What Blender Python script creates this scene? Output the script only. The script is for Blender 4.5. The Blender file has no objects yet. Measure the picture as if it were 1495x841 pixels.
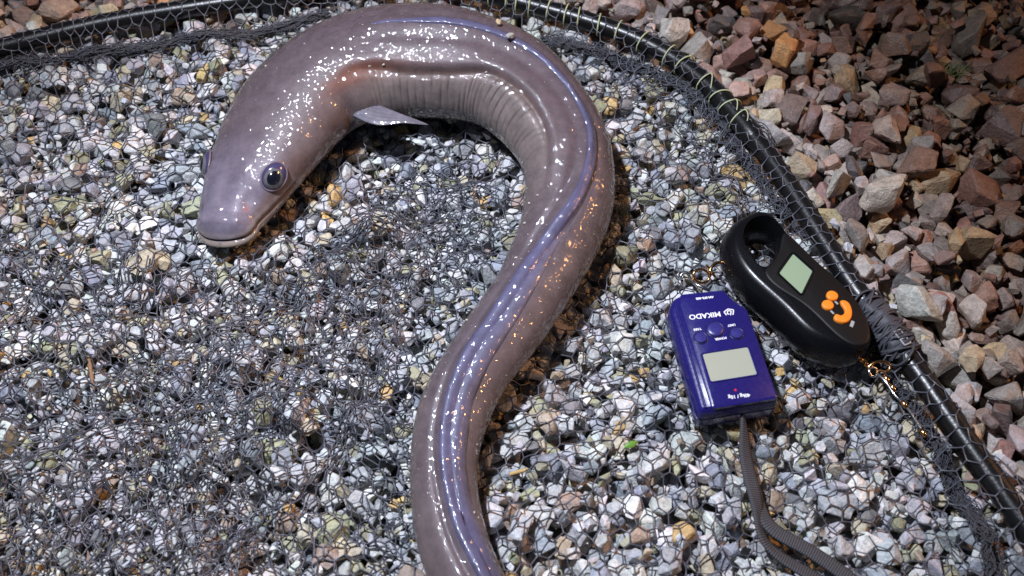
import bpy, bmesh, math, random
import numpy as np
from mathutils import Vector, Matrix, noise

random.seed(7)
RNG = np.random.default_rng(11)
SC = bpy.context.scene
COL = SC.collection
R = math.radians

# ------------------------------------------------------------------ camera
IW, IH = 1495, 841                       # the photograph's frame, used to lay things out on the ground
HFOV, PITCH, DIST = R(58), R(57), 0.72
CAM = np.array([0, -DIST * math.cos(PITCH), DIST * math.sin(PITCH)])
FWD = np.array([0, math.cos(PITCH), -math.sin(PITCH)])
UPV = np.array([0, math.sin(PITCH), math.cos(PITCH)])
FPX = IW / 2 / math.tan(HFOV / 2)
cam = bpy.data.cameras.new('camera')
cam_o = bpy.data.objects.new('camera', cam)
COL.objects.link(cam_o)
cam_o.location = CAM
cam_o.rotation_euler = (math.pi / 2 - PITCH, 0, 0)
cam.angle = HFOV
cam.clip_start, cam.clip_end = 0.01, 200
cam.dof.use_dof = True
cam.dof.focus_distance = 0.74
cam.dof.aperture_fstop = 7.0
SC.camera = cam_o

# ------------------------------------------------------------------ night sky, distant sodium lamp light, head torch
world = bpy.data.worlds.new('World')
SC.world = world
world.use_nodes = True
wn = world.node_tree
bg = wn.nodes['Background']
sky = wn.nodes.new('ShaderNodeTexSky')
sky.sky_type = 'NISHITA'
sky.sun_disc = False
sky.sun_elevation = R(34)
sky.sun_rotation = R(75)
wn.links.new(sky.outputs[0], bg.inputs[0])
bg.inputs[1].default_value = 0.016

sun = bpy.data.lights.new('sodium_light', 'SUN')
sun.energy = 1.25
sun.color = (1.0, 0.45, 0.14)
sun.angle = R(4)
sun_o = bpy.data.objects.new('sodium_light', sun)
COL.objects.link(sun_o)
az, el = R(15), R(34)                    # comes from the right, low
sdir = Vector((math.cos(az) * math.cos(el), math.sin(az) * math.cos(el), math.sin(el)))
sun_o.rotation_euler = (-sdir).to_track_quat('-Z', 'Y').to_euler()

torch = bpy.data.lights.new('head_torch', 'SPOT')
torch.energy = 71
torch.color = (0.83, 0.88, 1.0)
torch.spot_size = R(86)
torch.spot_blend = 1.0
torch.shadow_soft_size = 0.022
torch_o = bpy.data.objects.new('head_torch', torch)
COL.objects.link(torch_o)
torch_o.location = (-0.27, 0.05, 0.90)
torch_o.rotation_euler = (Vector((-0.07, -0.07, 0)) - Vector(torch_o.location)).to_track_quat('-Z', 'Y').to_euler()

SC.view_settings.view_transform = 'Standard'
SC.view_settings.look = 'None'
SC.view_settings.gamma = 1
SC.view_settings.use_curve_mapping = False
SC.view_settings.exposure = 0.0


# ------------------------------------------------------------------ helpers
def at(px, py, z=0.0):
    """point of the place, at height z, that stands under a given spot of the photograph"""
    d = FWD + np.array([1, 0, 0]) * (px - IW / 2) / FPX + UPV * (IH / 2 - py) / FPX
    return CAM + d * ((z - CAM[2]) / d[2])


def ppm(p):
    return FPX / float(np.dot(np.asarray(p) - CAM, FWD))


def project(P):
    P = np.asarray(P) - CAM
    dep = P @ FWD
    return IW / 2 + P[..., 0] / dep * FPX, IH / 2 - (P @ UPV) / dep * FPX


def spline(ts, vals, t):
    """natural cubic spline"""
    ts = np.asarray(ts, float)
    v = np.asarray(vals, float)
    one = v.ndim == 1
    if one:
        v = v[:, None]
    n = len(ts)
    h = np.diff(ts)
    A = np.eye(n)
    B = np.zeros_like(v)
    for i in range(1, n - 1):
        A[i, i - 1], A[i, i], A[i, i + 1] = h[i - 1], 2 * (h[i - 1] + h[i]), h[i]
        B[i] = 6 * ((v[i + 1] - v[i]) / h[i] - (v[i] - v[i - 1]) / h[i - 1])
    M = np.linalg.solve(A, B)
    t = np.asarray(t, float)
    k = np.clip(np.searchsorted(ts, t) - 1, 0, n - 2)
    hk = h[k][:, None]
    a = ((ts[k + 1] - t)[:, None]) / hk
    b = 1 - a
    o = a * v[k] + b * v[k + 1] + ((a ** 3 - a) * M[k] + (b ** 3 - b) * M[k + 1]) * hk ** 2 / 6
    return o[:, 0] if one else o


def smooth_path(pts, n):
    pts = np.asarray(pts, float)
    d = np.r_[0, np.cumsum(np.linalg.norm(np.diff(pts, axis=0), axis=1))]
    q = spline(d, pts, np.linspace(0, d[-1], n * 4))
    d = np.r_[0, np.cumsum(np.linalg.norm(np.diff(q, axis=0), axis=1))]
    u = np.linspace(0, d[-1], n)
    return np.stack([np.interp(u, d, q[:, i]) for i in range(q.shape[1])], 1)


_WV = RNG.normal(size=(4, 24, 2))
_WP = RNG.uniform(0, 6.28, size=(4, 24))


def wnoise(x, y, freq, ch=0):
    """smooth random field, about -1..1"""
    s = np.zeros_like(x)
    for i in range(24):
        s += np.sin((x * _WV[ch, i, 0] + y * _WV[ch, i, 1]) * freq + _WP[ch, i])
    return s / 5.0


def mesh_np(name, V, F, mat=None, smooth=False, cols=None):
    """mesh from numpy arrays, all faces with the same number of corners"""
    V = np.ascontiguousarray(V, np.float32)
    F = np.ascontiguousarray(F, np.int32)
    me = bpy.data.meshes.new(name)
    k = F.shape[1]
    me.vertices.add(len(V))
    me.vertices.foreach_set('co', V.ravel())
    me.loops.add(F.size)
    me.loops.foreach_set('vertex_index', F.ravel())
    me.polygons.add(len(F))
    me.polygons.foreach_set('loop_start', np.arange(0, F.size, k, dtype=np.int32))
    me.polygons.foreach_set('use_smooth', np.full(len(F), smooth))
    me.update(calc_edges=True)
    if cols is not None:
        a = me.color_attributes.new('tint', 'FLOAT_COLOR', 'POINT')
        c = np.ones((len(V), 4), np.float32)
        c[:, :3] = cols
        a.data.foreach_set('color', c.ravel())
    if mat:
        me.materials.append(mat)
    return me


def link(name, me, parent=None, loc=None):
    o = bpy.data.objects.new(name, me)
    COL.objects.link(o)
    if parent:
        o.parent = parent
    if loc is not None:
        o.location = loc
    return o


def tag(o, label=None, cat=None, group=None, kind=None):
    for k, v in (('label', label), ('category', cat), ('group', group), ('kind', kind)):
        if v:
            o[k] = v
    return o


def empty(name, loc, rz=0.0):
    o = bpy.data.objects.new(name, None)
    o.empty_display_size = 0.02
    COL.objects.link(o)
    o.location = loc
    o.rotation_euler = (0, 0, rz)
    return o


def from_bm(name, bm, mat, parent=None, sharp=None, smooth=True):
    bmesh.ops.recalc_face_normals(bm, faces=bm.faces)
    me = bpy.data.meshes.new(name)
    bm.to_mesh(me)
    bm.free()
    for p in me.polygons:
        p.use_smooth = smooth
    if sharp:
        me.set_sharp_from_angle(angle=R(sharp))
    me.materials.append(mat)
    return link(name, me, parent)


def tube(path, rad, sides=8, closed=False, flat=None):
    """V, F of a tube along a path; rad scalar or per point; flat squashes it in z"""
    P = np.asarray(path, float)
    n = len(P)
    rad = np.broadcast_to(np.asarray(rad, float), (n,))
    if closed:
        T = np.roll(P, -1, 0) - np.roll(P, 1, 0)
    else:
        T = np.gradient(P, axis=0)
    T /= np.linalg.norm(T, axis=1, keepdims=True) + 1e-12
    ref = np.array([0, 0, 1.0])
    S = np.cross(T, ref)
    bad = np.linalg.norm(S, axis=1) < 0.15
    S[bad] = np.cross(T[bad], np.array([1.0, 0, 0.3]))
    S /= np.linalg.norm(S, axis=1, keepdims=True)
    U = np.cross(S, T)
    a = np.arange(sides) * 2 * math.pi / sides
    V = P[:, None] + rad[:, None, None] * (np.cos(a)[None, :, None] * S[:, None] + np.sin(a)[None, :, None] * U[:, None])
    i = np.arange(n if closed else n - 1)
    i2 = (i + 1) % n
    j = np.arange(sides)
    j2 = (j + 1) % sides
    F = np.stack([i[:, None] * sides + j, i[:, None] * sides + j2, i2[:, None] * sides + j2, i2[:, None] * sides + j], -1).reshape(-1, 4)
    return V.reshape(-1, 3), F


def merge(parts):
    Vs, Fs, o = [], [], 0
    for V, F in parts:
        Vs.append(V)
        Fs.append(F + o)
        o += len(V)
    return np.concatenate(Vs), np.concatenate(Fs)


# ------------------------------------------------------------------ materials
def new_mat(name):
    m = bpy.data.materials.new(name)
    m.use_nodes = True
    nt = m.node_tree
    return m, nt, nt.nodes['Principled BSDF']


def simple(name, col, rough=0.5, metal=0.0, bump=0.0, scale=300.0, coat=0.0, var=0.15, spec=0.5):
    m, nt, b = new_mat(name)
    L = nt.links
    tc = nt.nodes.new('ShaderNodeTexCoord')
    nz = nt.nodes.new('ShaderNodeTexNoise')
    nz.inputs['Scale'].default_value = scale
    nz.inputs['Detail'].default_value = 6
    L.new(tc.outputs['Object'], nz.inputs['Vector'])
    mx = nt.nodes.new('ShaderNodeMix')
    mx.data_type = 'RGBA'
    mx.inputs[6].default_value = (*[c * (1 - var) for c in col], 1)
    mx.inputs[7].default_value = (*[min(1, c * (1 + var)) for c in col], 1)
    L.new(nz.outputs['Fac'], mx.inputs[0])
    L.new(mx.outputs[2], b.inputs['Base Color'])
    mr = nt.nodes.new('ShaderNodeMapRange')
    mr.inputs[3].default_value = max(0.02, rough - 0.1)
    mr.inputs[4].default_value = min(1, rough + 0.1)
    L.new(nz.outputs['Fac'], mr.inputs[0])
    L.new(mr.outputs[0], b.inputs['Roughness'])
    b.inputs['Metallic'].default_value = metal
    b.inputs['Coat Weight'].default_value = coat
    b.inputs['Coat Roughness'].default_value = 0.15
    b.inputs['Specular IOR Level'].default_value = spec
    if bump:
        bp = nt.nodes.new('ShaderNodeBump')
        bp.inputs['Strength'].default_value = bump
        bp.inputs['Distance'].default_value = 0.001
        L.new(nz.outputs['Fac'], bp.inputs['Height'])
        L.new(bp.outputs[0], b.inputs['Normal'])
    return m


def stone_mat(name, src):
    m, nt, b = new_mat(name)
    L = nt.links
    N = nt.nodes.new
    tc = N('ShaderNodeTexCoord')
    if src == 'tint':
        c = N('ShaderNodeAttribute')
        c.attribute_name = 'tint'
        col = c.outputs['Color']
        vec = tc.outputs['Object']
    else:
        c = N('ShaderNodeObjectInfo')
        col = c.outputs['Color']
        g = N('ShaderNodeNewGeometry')
        vec = g.outputs['Position']
    n1 = N('ShaderNodeTexNoise')
    n1.inputs['Scale'].default_value = 160
    n1.inputs['Detail'].default_value = 8
    n1.inputs['Roughness'].default_value = 0.7
    n2 = N('ShaderNodeTexNoise')
    n2.inputs['Scale'].default_value = 900
    n2.inputs['Detail'].default_value = 3
    n3 = N('ShaderNodeTexVoronoi')
    n3.inputs['Scale'].default_value = 420
    for n in (n1, n2, n3):
        L.new(vec, n.inputs['Vector'])
    mr = N('ShaderNodeMapRange')
    mr.inputs[1].default_value = 0.3
    mr.inputs[2].default_value = 0.75
    mr.inputs[3].default_value = 0.55
    mr.inputs[4].default_value = 1.3
    L.new(n1.outputs['Fac'], mr.inputs[0])
    mr2 = N('ShaderNodeMapRange')
    mr2.inputs[1].default_value = 0.3
    mr2.inputs[2].default_value = 0.7
    mr2.inputs[3].default_value = 0.8
    mr2.inputs[4].default_value = 1.18
    L.new(n2.outputs['Fac'], mr2.inputs[0])
    mu = N('ShaderNodeMath')
    mu.operation = 'MULTIPLY'
    L.new(mr.outputs[0], mu.inputs[0])
    L.new(mr2.outputs[0], mu.inputs[1])
    vm = N('ShaderNodeVectorMath')
    vm.operation = 'SCALE'
    L.new(col, vm.inputs[0])
    L.new(mu.outputs[0], vm.inputs['Scale'])
    L.new(vm.outputs[0], b.inputs['Base Color'])
    b.inputs['Roughness'].default_value = 0.55
    b.inputs['Specular IOR Level'].default_value = 0.45
    add = N('ShaderNodeMath')
    add.inputs[1].default_value = 0.0
    add.operation = 'ADD'
    L.new(n1.outputs['Fac'], add.inputs[0])
    s3 = N('ShaderNodeMath')
    s3.operation = 'MULTIPLY'
    s3.inputs[1].default_value = 0.35
    L.new(n3.outputs['Distance'], s3.inputs[0])
    L.new(s3.outputs[0], add.inputs[1])
    bp = N('ShaderNodeBump')
    bp.inputs['Strength'].default_value = 0.7
    bp.inputs['Distance'].default_value = 0.0018
    L.new(add.outputs[0], bp.inputs['Height'])
    L.new(bp.outputs[0], b.inputs['Normal'])
    return m


def ground_mat():
    m, nt, b = new_mat('ground')
    L = nt.links
    N = nt.nodes.new
    tc = N('ShaderNodeTexCoord')
    v = N('ShaderNodeTexVoronoi')
    v.inputs['Scale'].default_value = 55
    L.new(tc.outputs['Object'], v.inputs['Vector'])
    hs = N('ShaderNodeMix')
    hs.data_type = 'RGBA'
    hs.inputs[6].default_value = (0.10, 0.085, 0.07, 1)
    hs.inputs[7].default_value = (0.30, 0.29, 0.28, 1)
    sp = N('ShaderNodeSeparateColor')
    L.new(v.outputs['Color'], sp.inputs[0])
    L.new(sp.outputs[0], hs.inputs[0])
    L.new(hs.outputs[2], b.inputs['Base Color'])
    b.inputs['Roughness'].default_value = 0.9
    bp = N('ShaderNodeBump')
    bp.inputs['Strength'].default_value = 1
    bp.inputs['Distance'].default_value = 0.01
    bp.invert = True
    L.new(v.outputs['Distance'], bp.inputs['Height'])
    L.new(bp.outputs[0], b.inputs['Normal'])
    return m


def eel_mat(name, fin=False):
    m, nt, b = new_mat(name)
    L = nt.links
    N = nt.nodes.new
    tc = N('ShaderNodeTexCoord')
    at_ = N('ShaderNodeAttribute')
    at_.attribute_name = 'tint'
    n1 = N('ShaderNodeTexNoise')
    n1.inputs['Scale'].default_value = 70
    n1.inputs['Detail'].default_value = 8
    n1.inputs['Roughness'].default_value = 0.75
    n2 = N('ShaderNodeTexNoise')
    n2.inputs['Scale'].default_value = 420
    n2.inputs['Detail'].default_value = 3
    n3 = N('ShaderNodeTexNoise')
    n3.inputs['Scale'].default_value = 150
    n3.inputs['Detail'].default_value = 5
    for n in (n1, n2, n3):
        L.new(tc.outputs['Object'], n.inputs['Vector'])
    mr = N('ShaderNodeMapRange')
    mr.inputs[1].default_value = 0.3
    mr.inputs[2].default_value = 0.7
    mr.inputs[3].default_value = 0.66
    mr.inputs[4].default_value = 1.30
    L.new(n1.outputs['Fac'], mr.inputs[0])
    vm = N('ShaderNodeVectorMath')
    vm.operation = 'SCALE'
    L.new(at_.outputs['Color'], vm.inputs[0])
    L.new(mr.outputs[0], vm.inputs['Scale'])
    L.new(vm.outputs[0], b.inputs['Base Color'])
    b.inputs['Subsurface Weight'].default_value = 0.12
    b.inputs['Subsurface Radius'].default_value = (1.0, 0.45, 0.35)
    b.inputs['Subsurface Scale'].default_value = 0.004
    b.inputs['Roughness'].default_value = 0.5
    b.inputs['Specular IOR Level'].default_value = 0.3
    b.inputs['Coat Weight'].default_value = 1.0
    b.inputs['Coat Roughness'].default_value = 0.045 if not fin else 0.07
    # skin grain below, slime film above
    bp = N('ShaderNodeBump')
    bp.inputs['Strength'].default_value = 0.35
    bp.inputs['Distance'].default_value = 0.0006
    L.new(n3.outputs['Fac'], bp.inputs['Height'])
    L.new(bp.outputs[0], b.inputs['Normal'])
    ad = N('ShaderNodeMath')
    ad.operation = 'ADD'
    n5 = N('ShaderNodeTexNoise')
    n5.inputs['Scale'].default_value = 120
    n5.inputs['Detail'].default_value = 0
    n6 = N('ShaderNodeTexNoise')
    n6.inputs['Scale'].default_value = 290
    n6.inputs['Detail'].default_value = 0.6
    for n in (n5, n6):
        L.new(tc.outputs['Object'], n.inputs['Vector'])
    ml = N('ShaderNodeMath')
    ml.operation = 'MULTIPLY'
    ml.inputs[1].default_value = 1.3
    L.new(n5.outputs['Fac'], ml.inputs[0])
    L.new(n6.outputs['Fac'], ad.inputs[0])
    L.new(ml.outputs[0], ad.inputs[1])
    bp2 = N('ShaderNodeBump')
    bp2.inputs['Strength'].default_value = 1.0
    bp2.inputs['Distance'].default_value = 0.0013
    L.new(ad.outputs[0], bp2.inputs['Height'])
    L.new(bp2.outputs[0], b.inputs['Coat Normal'])
    return m


def weave_mat():
    m, nt, b = new_mat('woven_strap')
    L = nt.links
    N = nt.nodes.new
    at_ = N('ShaderNodeAttribute')
    at_.attribute_name = 'tint'                 # x = along the strap, y = across it
    sp = N('ShaderNodeSeparateColor')
    L.new(at_.outputs['Color'], sp.inputs[0])
    def wave(sock, f):
        a = N('ShaderNodeMath')
        a.operation = 'MULTIPLY'
        a.inputs[1].default_value = f
        L.new(sock, a.inputs[0])
        s = N('ShaderNodeMath')
        s.operation = 'SINE'
        L.new(a.outputs[0], s.inputs[0])
        return s.outputs[0]
    w1 = wave(sp.outputs[0], 2 * math.pi / 0.0016)
    w2 = wave(sp.outputs[1], 2 * math.pi * 7)
    mu = N('ShaderNodeMath')
    mu.operation = 'MULTIPLY_ADD'
    mu.inputs[1].default_value = 0.3
    L.new(w2, mu.inputs[0])
    L.new(w1, mu.inputs[2])
    mx = N('ShaderNodeMix')
    mx.data_type = 'RGBA'
    mx.inputs[6].default_value = (0.018, 0.018, 0.022, 1)
    mx.inputs[7].default_value = (0.085, 0.085, 0.10, 1)
    mr = N('ShaderNodeMapRange')
    mr.inputs[1].default_value = -1.2
    mr.inputs[2].default_value = 1.2
    L.new(mu.outputs[0], mr.inputs[0])
    L.new(mr.outputs[0], mx.inputs[0])
    L.new(mx.outputs[2], b.inputs['Base Color'])
    b.inputs['Roughness'].default_value = 0.75
    bp = N('ShaderNodeBump')
    bp.inputs['Distance'].default_value = 0.0005
    L.new(mr.outputs[0], bp.inputs['Height'])
    L.new(bp.outputs[0], b.inputs['Normal'])
    return m


M = {
    'ground': ground_mat(),
    'gravel': stone_mat('gravel', 'tint'),
    'stone': stone_mat('stone', 'object'),
    'net': simple('net_cord', (0.07, 0.07, 0.088), 0.36, scale=900, var=0.3),
    'bundle': simple('bundled_cord', (0.05, 0.05, 0.062), 0.6, scale=900, var=0.4),
    'tube': simple('black_tube', (0.006, 0.006, 0.0065), 0.32, bump=0.12, scale=500, var=0.4),
    'stitch': simple('pale_cord', (0.46, 0.50, 0.30), 0.55, bump=0.3, scale=1500),
    'eel': eel_mat('eel_skin'),
    'fin': eel_mat('eel_fin', True),
    'iris': simple('eye_iris', (0.13, 0.128, 0.135), 0.12, metal=0.25, scale=500, coat=1.0, var=0.4),
    'eyerim': simple('eye_rim', (0.045, 0.038, 0.09), 0.15, coat=1.0, scale=300),
    'pupil': simple('eye_pupil', (0.006, 0.006, 0.012), 0.05, coat=1.0),
    'blue': simple('blue_plastic', (0.013, 0.010, 0.115), 0.27, bump=0.05, scale=400, var=0.12),
    'blue_button': simple('blue_button', (0.026, 0.023, 0.16), 0.35, scale=400),
    'white': simple('white_print', (0.75, 0.76, 0.80), 0.5, scale=800),
    'red': simple('red_print', (0.55, 0.02, 0.02), 0.4),
    'lcd': simple('display', (0.34, 0.36, 0.29), 0.12, scale=60, coat=0.6, var=0.03),
    'lcd_green': simple('display_green', (0.27, 0.36, 0.24), 0.15, scale=60, coat=0.6, var=0.03),
    'gasket': simple('dark_plastic', (0.012, 0.012, 0.05), 0.35),
    'rubber': simple('black_rubber', (0.004, 0.004, 0.0052), 0.27, bump=0.05, scale=900, var=0.3, spec=0.35),
    'matte': simple('matte_black', (0.005, 0.0045, 0.005), 0.5, bump=0.1, scale=1500, var=0.2, spec=0.25),
    'orange': simple('orange_rubber', (0.85, 0.24, 0.015), 0.5, scale=500, var=0.08),
    'print_grey': simple('grey_print', (0.35, 0.35, 0.36), 0.5),
    'steel': simple('steel', (0.62, 0.62, 0.64), 0.22, metal=1.0, scale=600),
    'brass': simple('brass', (0.70, 0.36, 0.14), 0.2, metal=1.0, scale=600),
    'strap': weave_mat(),
    'straw': simple('straw', (0.42, 0.30, 0.12), 0.7, bump=0.4, scale=600),
    'twig': simple('twig', (0.20, 0.11, 0.055), 0.7, bump=0.5, scale=500, var=0.4),
    'leaf': simple('leaf', (0.10, 0.24, 0.03), 0.5, scale=400),
    'grass': simple('grass', (0.07, 0.085, 0.025), 0.6, scale=400, var=0.4),
}

# ------------------------------------------------------------------ layout of the big things (photo spots set on the ground)
TUBE_R = 0.0085
TUBE_Z = 0.015
tube_px = [(-420, 175), (-200, 118), (0, 70), (150, 34), (330, 4), (470, -16), (600, -22), (720, -6), (800, 14), (880, 38),
           (960, 72), (1030, 122), (1085, 182), (1135, 248), (1190, 332), (1250, 424), (1330, 530), (1400, 630), (1460, 715),
           (1530, 815), (1600, 930)]
hoop = np.array([at(x, y, TUBE_Z)[:3] for x, y in tube_px])
hoop = smooth_path(hoop, 260)
# the rest of the hoop, beyond the frame
e0, e1 = hoop[0], hoop[-1]
back = np.array([e1, (0.43, -0.44, TUBE_Z), (0.30, -0.72, TUBE_Z), (0.0, -0.86, TUBE_Z), (-0.4, -0.80, TUBE_Z), (-0.72, -0.52, TUBE_Z),
                 (-0.82, -0.1, TUBE_Z), e0])
back = smooth_path(back, 120)
hoop_all = np.concatenate([hoop, back[1:-1]])


def hoop_dist(x, y):
    """distance to the hoop, positive inside; also the outward direction"""
    P = np.stack([x, y], 1)
    A = hoop_all[:, :2]
    B = np.roll(A, -1, 0)
    best = np.full(len(P), 1e9)
    near = np.zeros_like(P)
    inside = np.zeros(len(P), bool)
    for a, b in zip(A, B):
        d = b - a
        t = np.clip(((P - a) @ d) / (d @ d + 1e-15), 0, 1)
        q = a + t[:, None] * d
        dd = ((P - q) ** 2).sum(1)
        k = dd < best
        best[k] = dd[k]
        near[k] = q[k]
        c = (a[1] > P[:, 1]) != (b[1] > P[:, 1])
        xi = (b[0] - a[0]) * (P[:, 1] - a[1]) / (b[1] - a[1] + 1e-15) + a[0]
        inside ^= c & (P[:, 0] < xi)
    best = np.sqrt(best)
    return np.where(inside, best, -best), near


# eel centre line: photo spot, half width in photo pixels, dorsal roll, up ratio, down ratio
EEL = [
    (321, 352, 3, 8, .5, .6), (323, 347, 24, 8, .50, .6), (327, 338, 36, 8, .62, .62), (333, 323, 46, 9, .68, .68), (344, 299, 55, 10, .70, .70),
    (363, 262, 66, 10, .70, .68), (386, 222, 76, 9, .70, .67), (411, 183, 83, 8, .72, .68), (446, 141, 87, 8, .75, .72),
    (497, 107, 89, 4, .80, .76), (570, 88, 89, -4, .84, .80), (651, 89, 85, -6, .90, .88), (730, 111, 79, 3, .92, .88),
    (785, 156, 75, 16, .92, .88), (820, 208, 71, 25, .92, .88), (832, 268, 67, 22, .92, .88), (821, 330, 63, 6, .92, .88),
    (793, 392, 58, -16, .92, .88), (741, 474, 56, -17, .92, .88), (694, 538, 54, -12, .92, .88), (663, 600, 53, -9, .92, .88),
    (648, 672, 50, 0, .92, .88), (651, 740, 50, 5, .92, .88), (663, 797, 52, 12, .92, .88), (687, 855, 53, 17, .92, .88),
    (728, 925, 52, 18, .92, .88), (790, 985, 44, 18, .92, .88), (880, 1025, 30, 18, .92, .88), (980, 1030, 16, 18, .9, .88),
    (1050, 1010, 4, 18, .9, .88)]
EEL_G = 0.001
eel_c, eel_r = [], []
for x, y, hw, ro, u, d in EEL:
    z = 0.03
    for _ in range(4):
        p = at(x, y, z)
        r = hw / ppm(p)
        z = EEL_G + max(r * d, 0.0205 if hw < 60 else 0.0)
    eel_c.append(at(x, y, z))
    eel_r.append(r)
eel_c, eel_r = np.array(eel_c), np.array(eel_r)

BLUE_C = np.array([0.150, -0.068])
BLACK_PX = [(1098, 318, 18), (1072, 330, 18), (1051, 359, 17), (1061, 405, 17), (1090, 440, 17), (1130, 477, 17), (1166, 512, 17), (1203, 530, 17),
            (1240, 534, 18), (1264, 518, 20), (1273, 494, 24), (1261, 460, 27), (1224, 414, 27), (1182, 376, 27), (1143, 333, 25), (1122, 320, 20)]
black_out = np.array([at(x, y, z / 1000)[:2] for x, y, z in BLACK_PX])
BLACK_C = black_out.mean(0)


# ------------------------------------------------------------------ ground
bm = bmesh.new()
bmesh.ops.create_grid(bm, x_segments=60, y_segments=60, size=40)
for v in bm.verts:
    v.co.z = -0.034 + 0.002 * noise.noise(v.co * 0.3)
g = from_bm('ground', bm, M['ground'])
tag(g, kind='structure')

# ------------------------------------------------------------------ gravel: stones dropped one after another on a height map
CELL = 0.00125
X0, X1, Y0, Y1 = -0.86, 0.86, -0.46, 0.68
NX, NY = int((X1 - X0) / CELL), int((Y1 - Y0) / CELL)
HM = np.full((NY, NX), -0.004)


def region_ok(x, y, margin=0.17):
    half = 0.40 + (y + 0.223) * 0.30 + margin
    return (abs(x) < half) & (y > -0.223 - margin) & (y < 0.336 + margin + 0.05)


def hull_proto(npts, bevel, seed, squash, sub=False):
    rnd = random.Random(seed)
    bm = bmesh.new()
    for _ in range(npts):
        v = Vector((rnd.gauss(0, 1), rnd.gauss(0, 1), rnd.gauss(0, 1))).normalized()
        p = 0.55 if not sub else 0.8                # between a ball and a block
        v = Vector([math.copysign(abs(c) ** p, c) for c in v])
        v = v * ((0.62 + 0.25 * rnd.random()) if not sub else (0.55 + 0.45 * rnd.random()))
        bm.verts.new((v.x, v.y * squash[0], v.z * squash[1]))
    r = bmesh.ops.convex_hull(bm, input=bm.verts)
    bmesh.ops.delete(bm, geom=[v for v in bm.verts if not v.link_faces], context='VERTS')
    bmesh.ops.dissolve_limit(bm, angle_limit=R(14), verts=bm.verts, edges=bm.edges)
    if bevel:
        bmesh.ops.bevel(bm, geom=list(bm.edges), offset=bevel, segments=1, affect='EDGES', clamp_overlap=True)
    bmesh.ops.triangulate(bm, faces=bm.faces)
    if sub:
        bmesh.ops.subdivide_edges(bm, edges=bm.edges, cuts=1, use_grid_fill=True)
        bmesh.ops.triangulate(bm, faces=bm.faces)
        o = Vector((seed * 3.1, seed * 1.7, 0))
        for v in bm.verts:
            v.co += v.co.normalized() * 0.10 * noise.noise(v.co * 2.2 + o) + v.co.normalized() * 0.05 * noise.noise(v.co * 6 + o)
    bm.normal_update()
    V = np.array([v.co[:] for v in bm.verts])
    F = np.array([[v.index for v in f.verts] for f in bm.faces])
    bm.free()
    # unit horizontal size, long side along x
    k = np.abs(V).max()
    return V / k, F


low = [hull_proto(14, 0, 100 + i, (0.6 + 0.4 * random.random(), 0.5 + 0.35 * random.random())) for i in range(40)]
mid = [hull_proto(17, 0.07, 300 + i, (0.6 + 0.4 * random.random(), 0.5 + 0.35 * random.random())) for i in range(60)]
fine = [hull_proto(15, 0.045, 500 + i, (0.62 + 0.38 * random.random(), 0.5 + 0.4 * random.random()), True) for i in range(36)]

hd_grid_n = 8
gx = np.arange(NX)[::hd_grid_n] * CELL + X0
gy = np.arange(NY)[::hd_grid_n] * CELL + Y0
GX, GY = np.meshgrid(gx, gy)
HD, _ = hoop_dist(GX.ravel(), GY.ravel())
HD = HD.reshape(GX.shape)


def inside_d(x, y):
    return HD[min(HD.shape[0] - 1, max(0, int((y - Y0) / CELL / hd_grid_n))), min(HD.shape[1] - 1, max(0, int((x - X0) / CELL / hd_grid_n)))]


stones = []         # x, y, z, r, proto kind, proto id, matrix


def drop(x, y, r, kind, tilt=0.6, sink=0.35):
    protos = {'low': low, 'mid': mid, 'fine': fine}[kind]
    pid = random.randrange(len(protos))
    V, F = protos[pid]
    yaw = random.uniform(0, 6.283)
    Mx = Matrix.Rotation(yaw, 3, 'Z') @ Matrix.Rotation(random.gauss(0, tilt * 0.6), 3, 'X') @ Matrix.Rotation(random.gauss(0, tilt * 0.6), 3, 'Y')
    A = np.array(Mx) * r
    W = V @ A.T
    hx, hy = np.abs(W[:, 0]).max(), np.abs(W[:, 1]).max()
    zlo, zhi = W[:, 2].min(), W[:, 2].max()
    i0, i1 = int((x - hx - X0) / CELL), int((x + hx - X0) / CELL) + 1
    j0, j1 = int((y - hy - Y0) / CELL), int((y + hy - Y0) / CELL) + 1
    if i0 < 0 or j0 < 0 or i1 >= NX or j1 >= NY:
        return
    P = HM[j0:j1, i0:i1]
    ux = (np.arange(i0, i1) * CELL + X0 - x) / hx
    uy = (np.arange(j0, j1) * CELL + Y0 - y) / hy
    rr = ux[None, :] ** 2 + uy[:, None] ** 2
    m = rr < 0.8
    if not m.any():
        return
    base = P[m].mean() * 0.55 + P[m].max() * 0.45
    zc = base - zlo * (1 - sink)
    dome = zc + zhi * np.sqrt(np.clip(1 - rr * 0.9, 0, 1)) * 0.92
    HM[j0:j1, i0:i1] = np.where(rr < 1, np.maximum(P, dome), P)
    stones.append([x, y, zc, r, kind, pid, A, zhi])


def low_spot(k):
    best = None
    for _ in range(k):
        x, y = random.uniform(X0 + .02, X1 - .02), random.uniform(Y0 + .02, Y1 - .02)
        if not region_ok(x, y):
            continue
        h = HM[int((y - Y0) / CELL), int((x - X0) / CELL)]
        if best is None or h < best[0]:
            best = (h, x, y)
    return best


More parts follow.
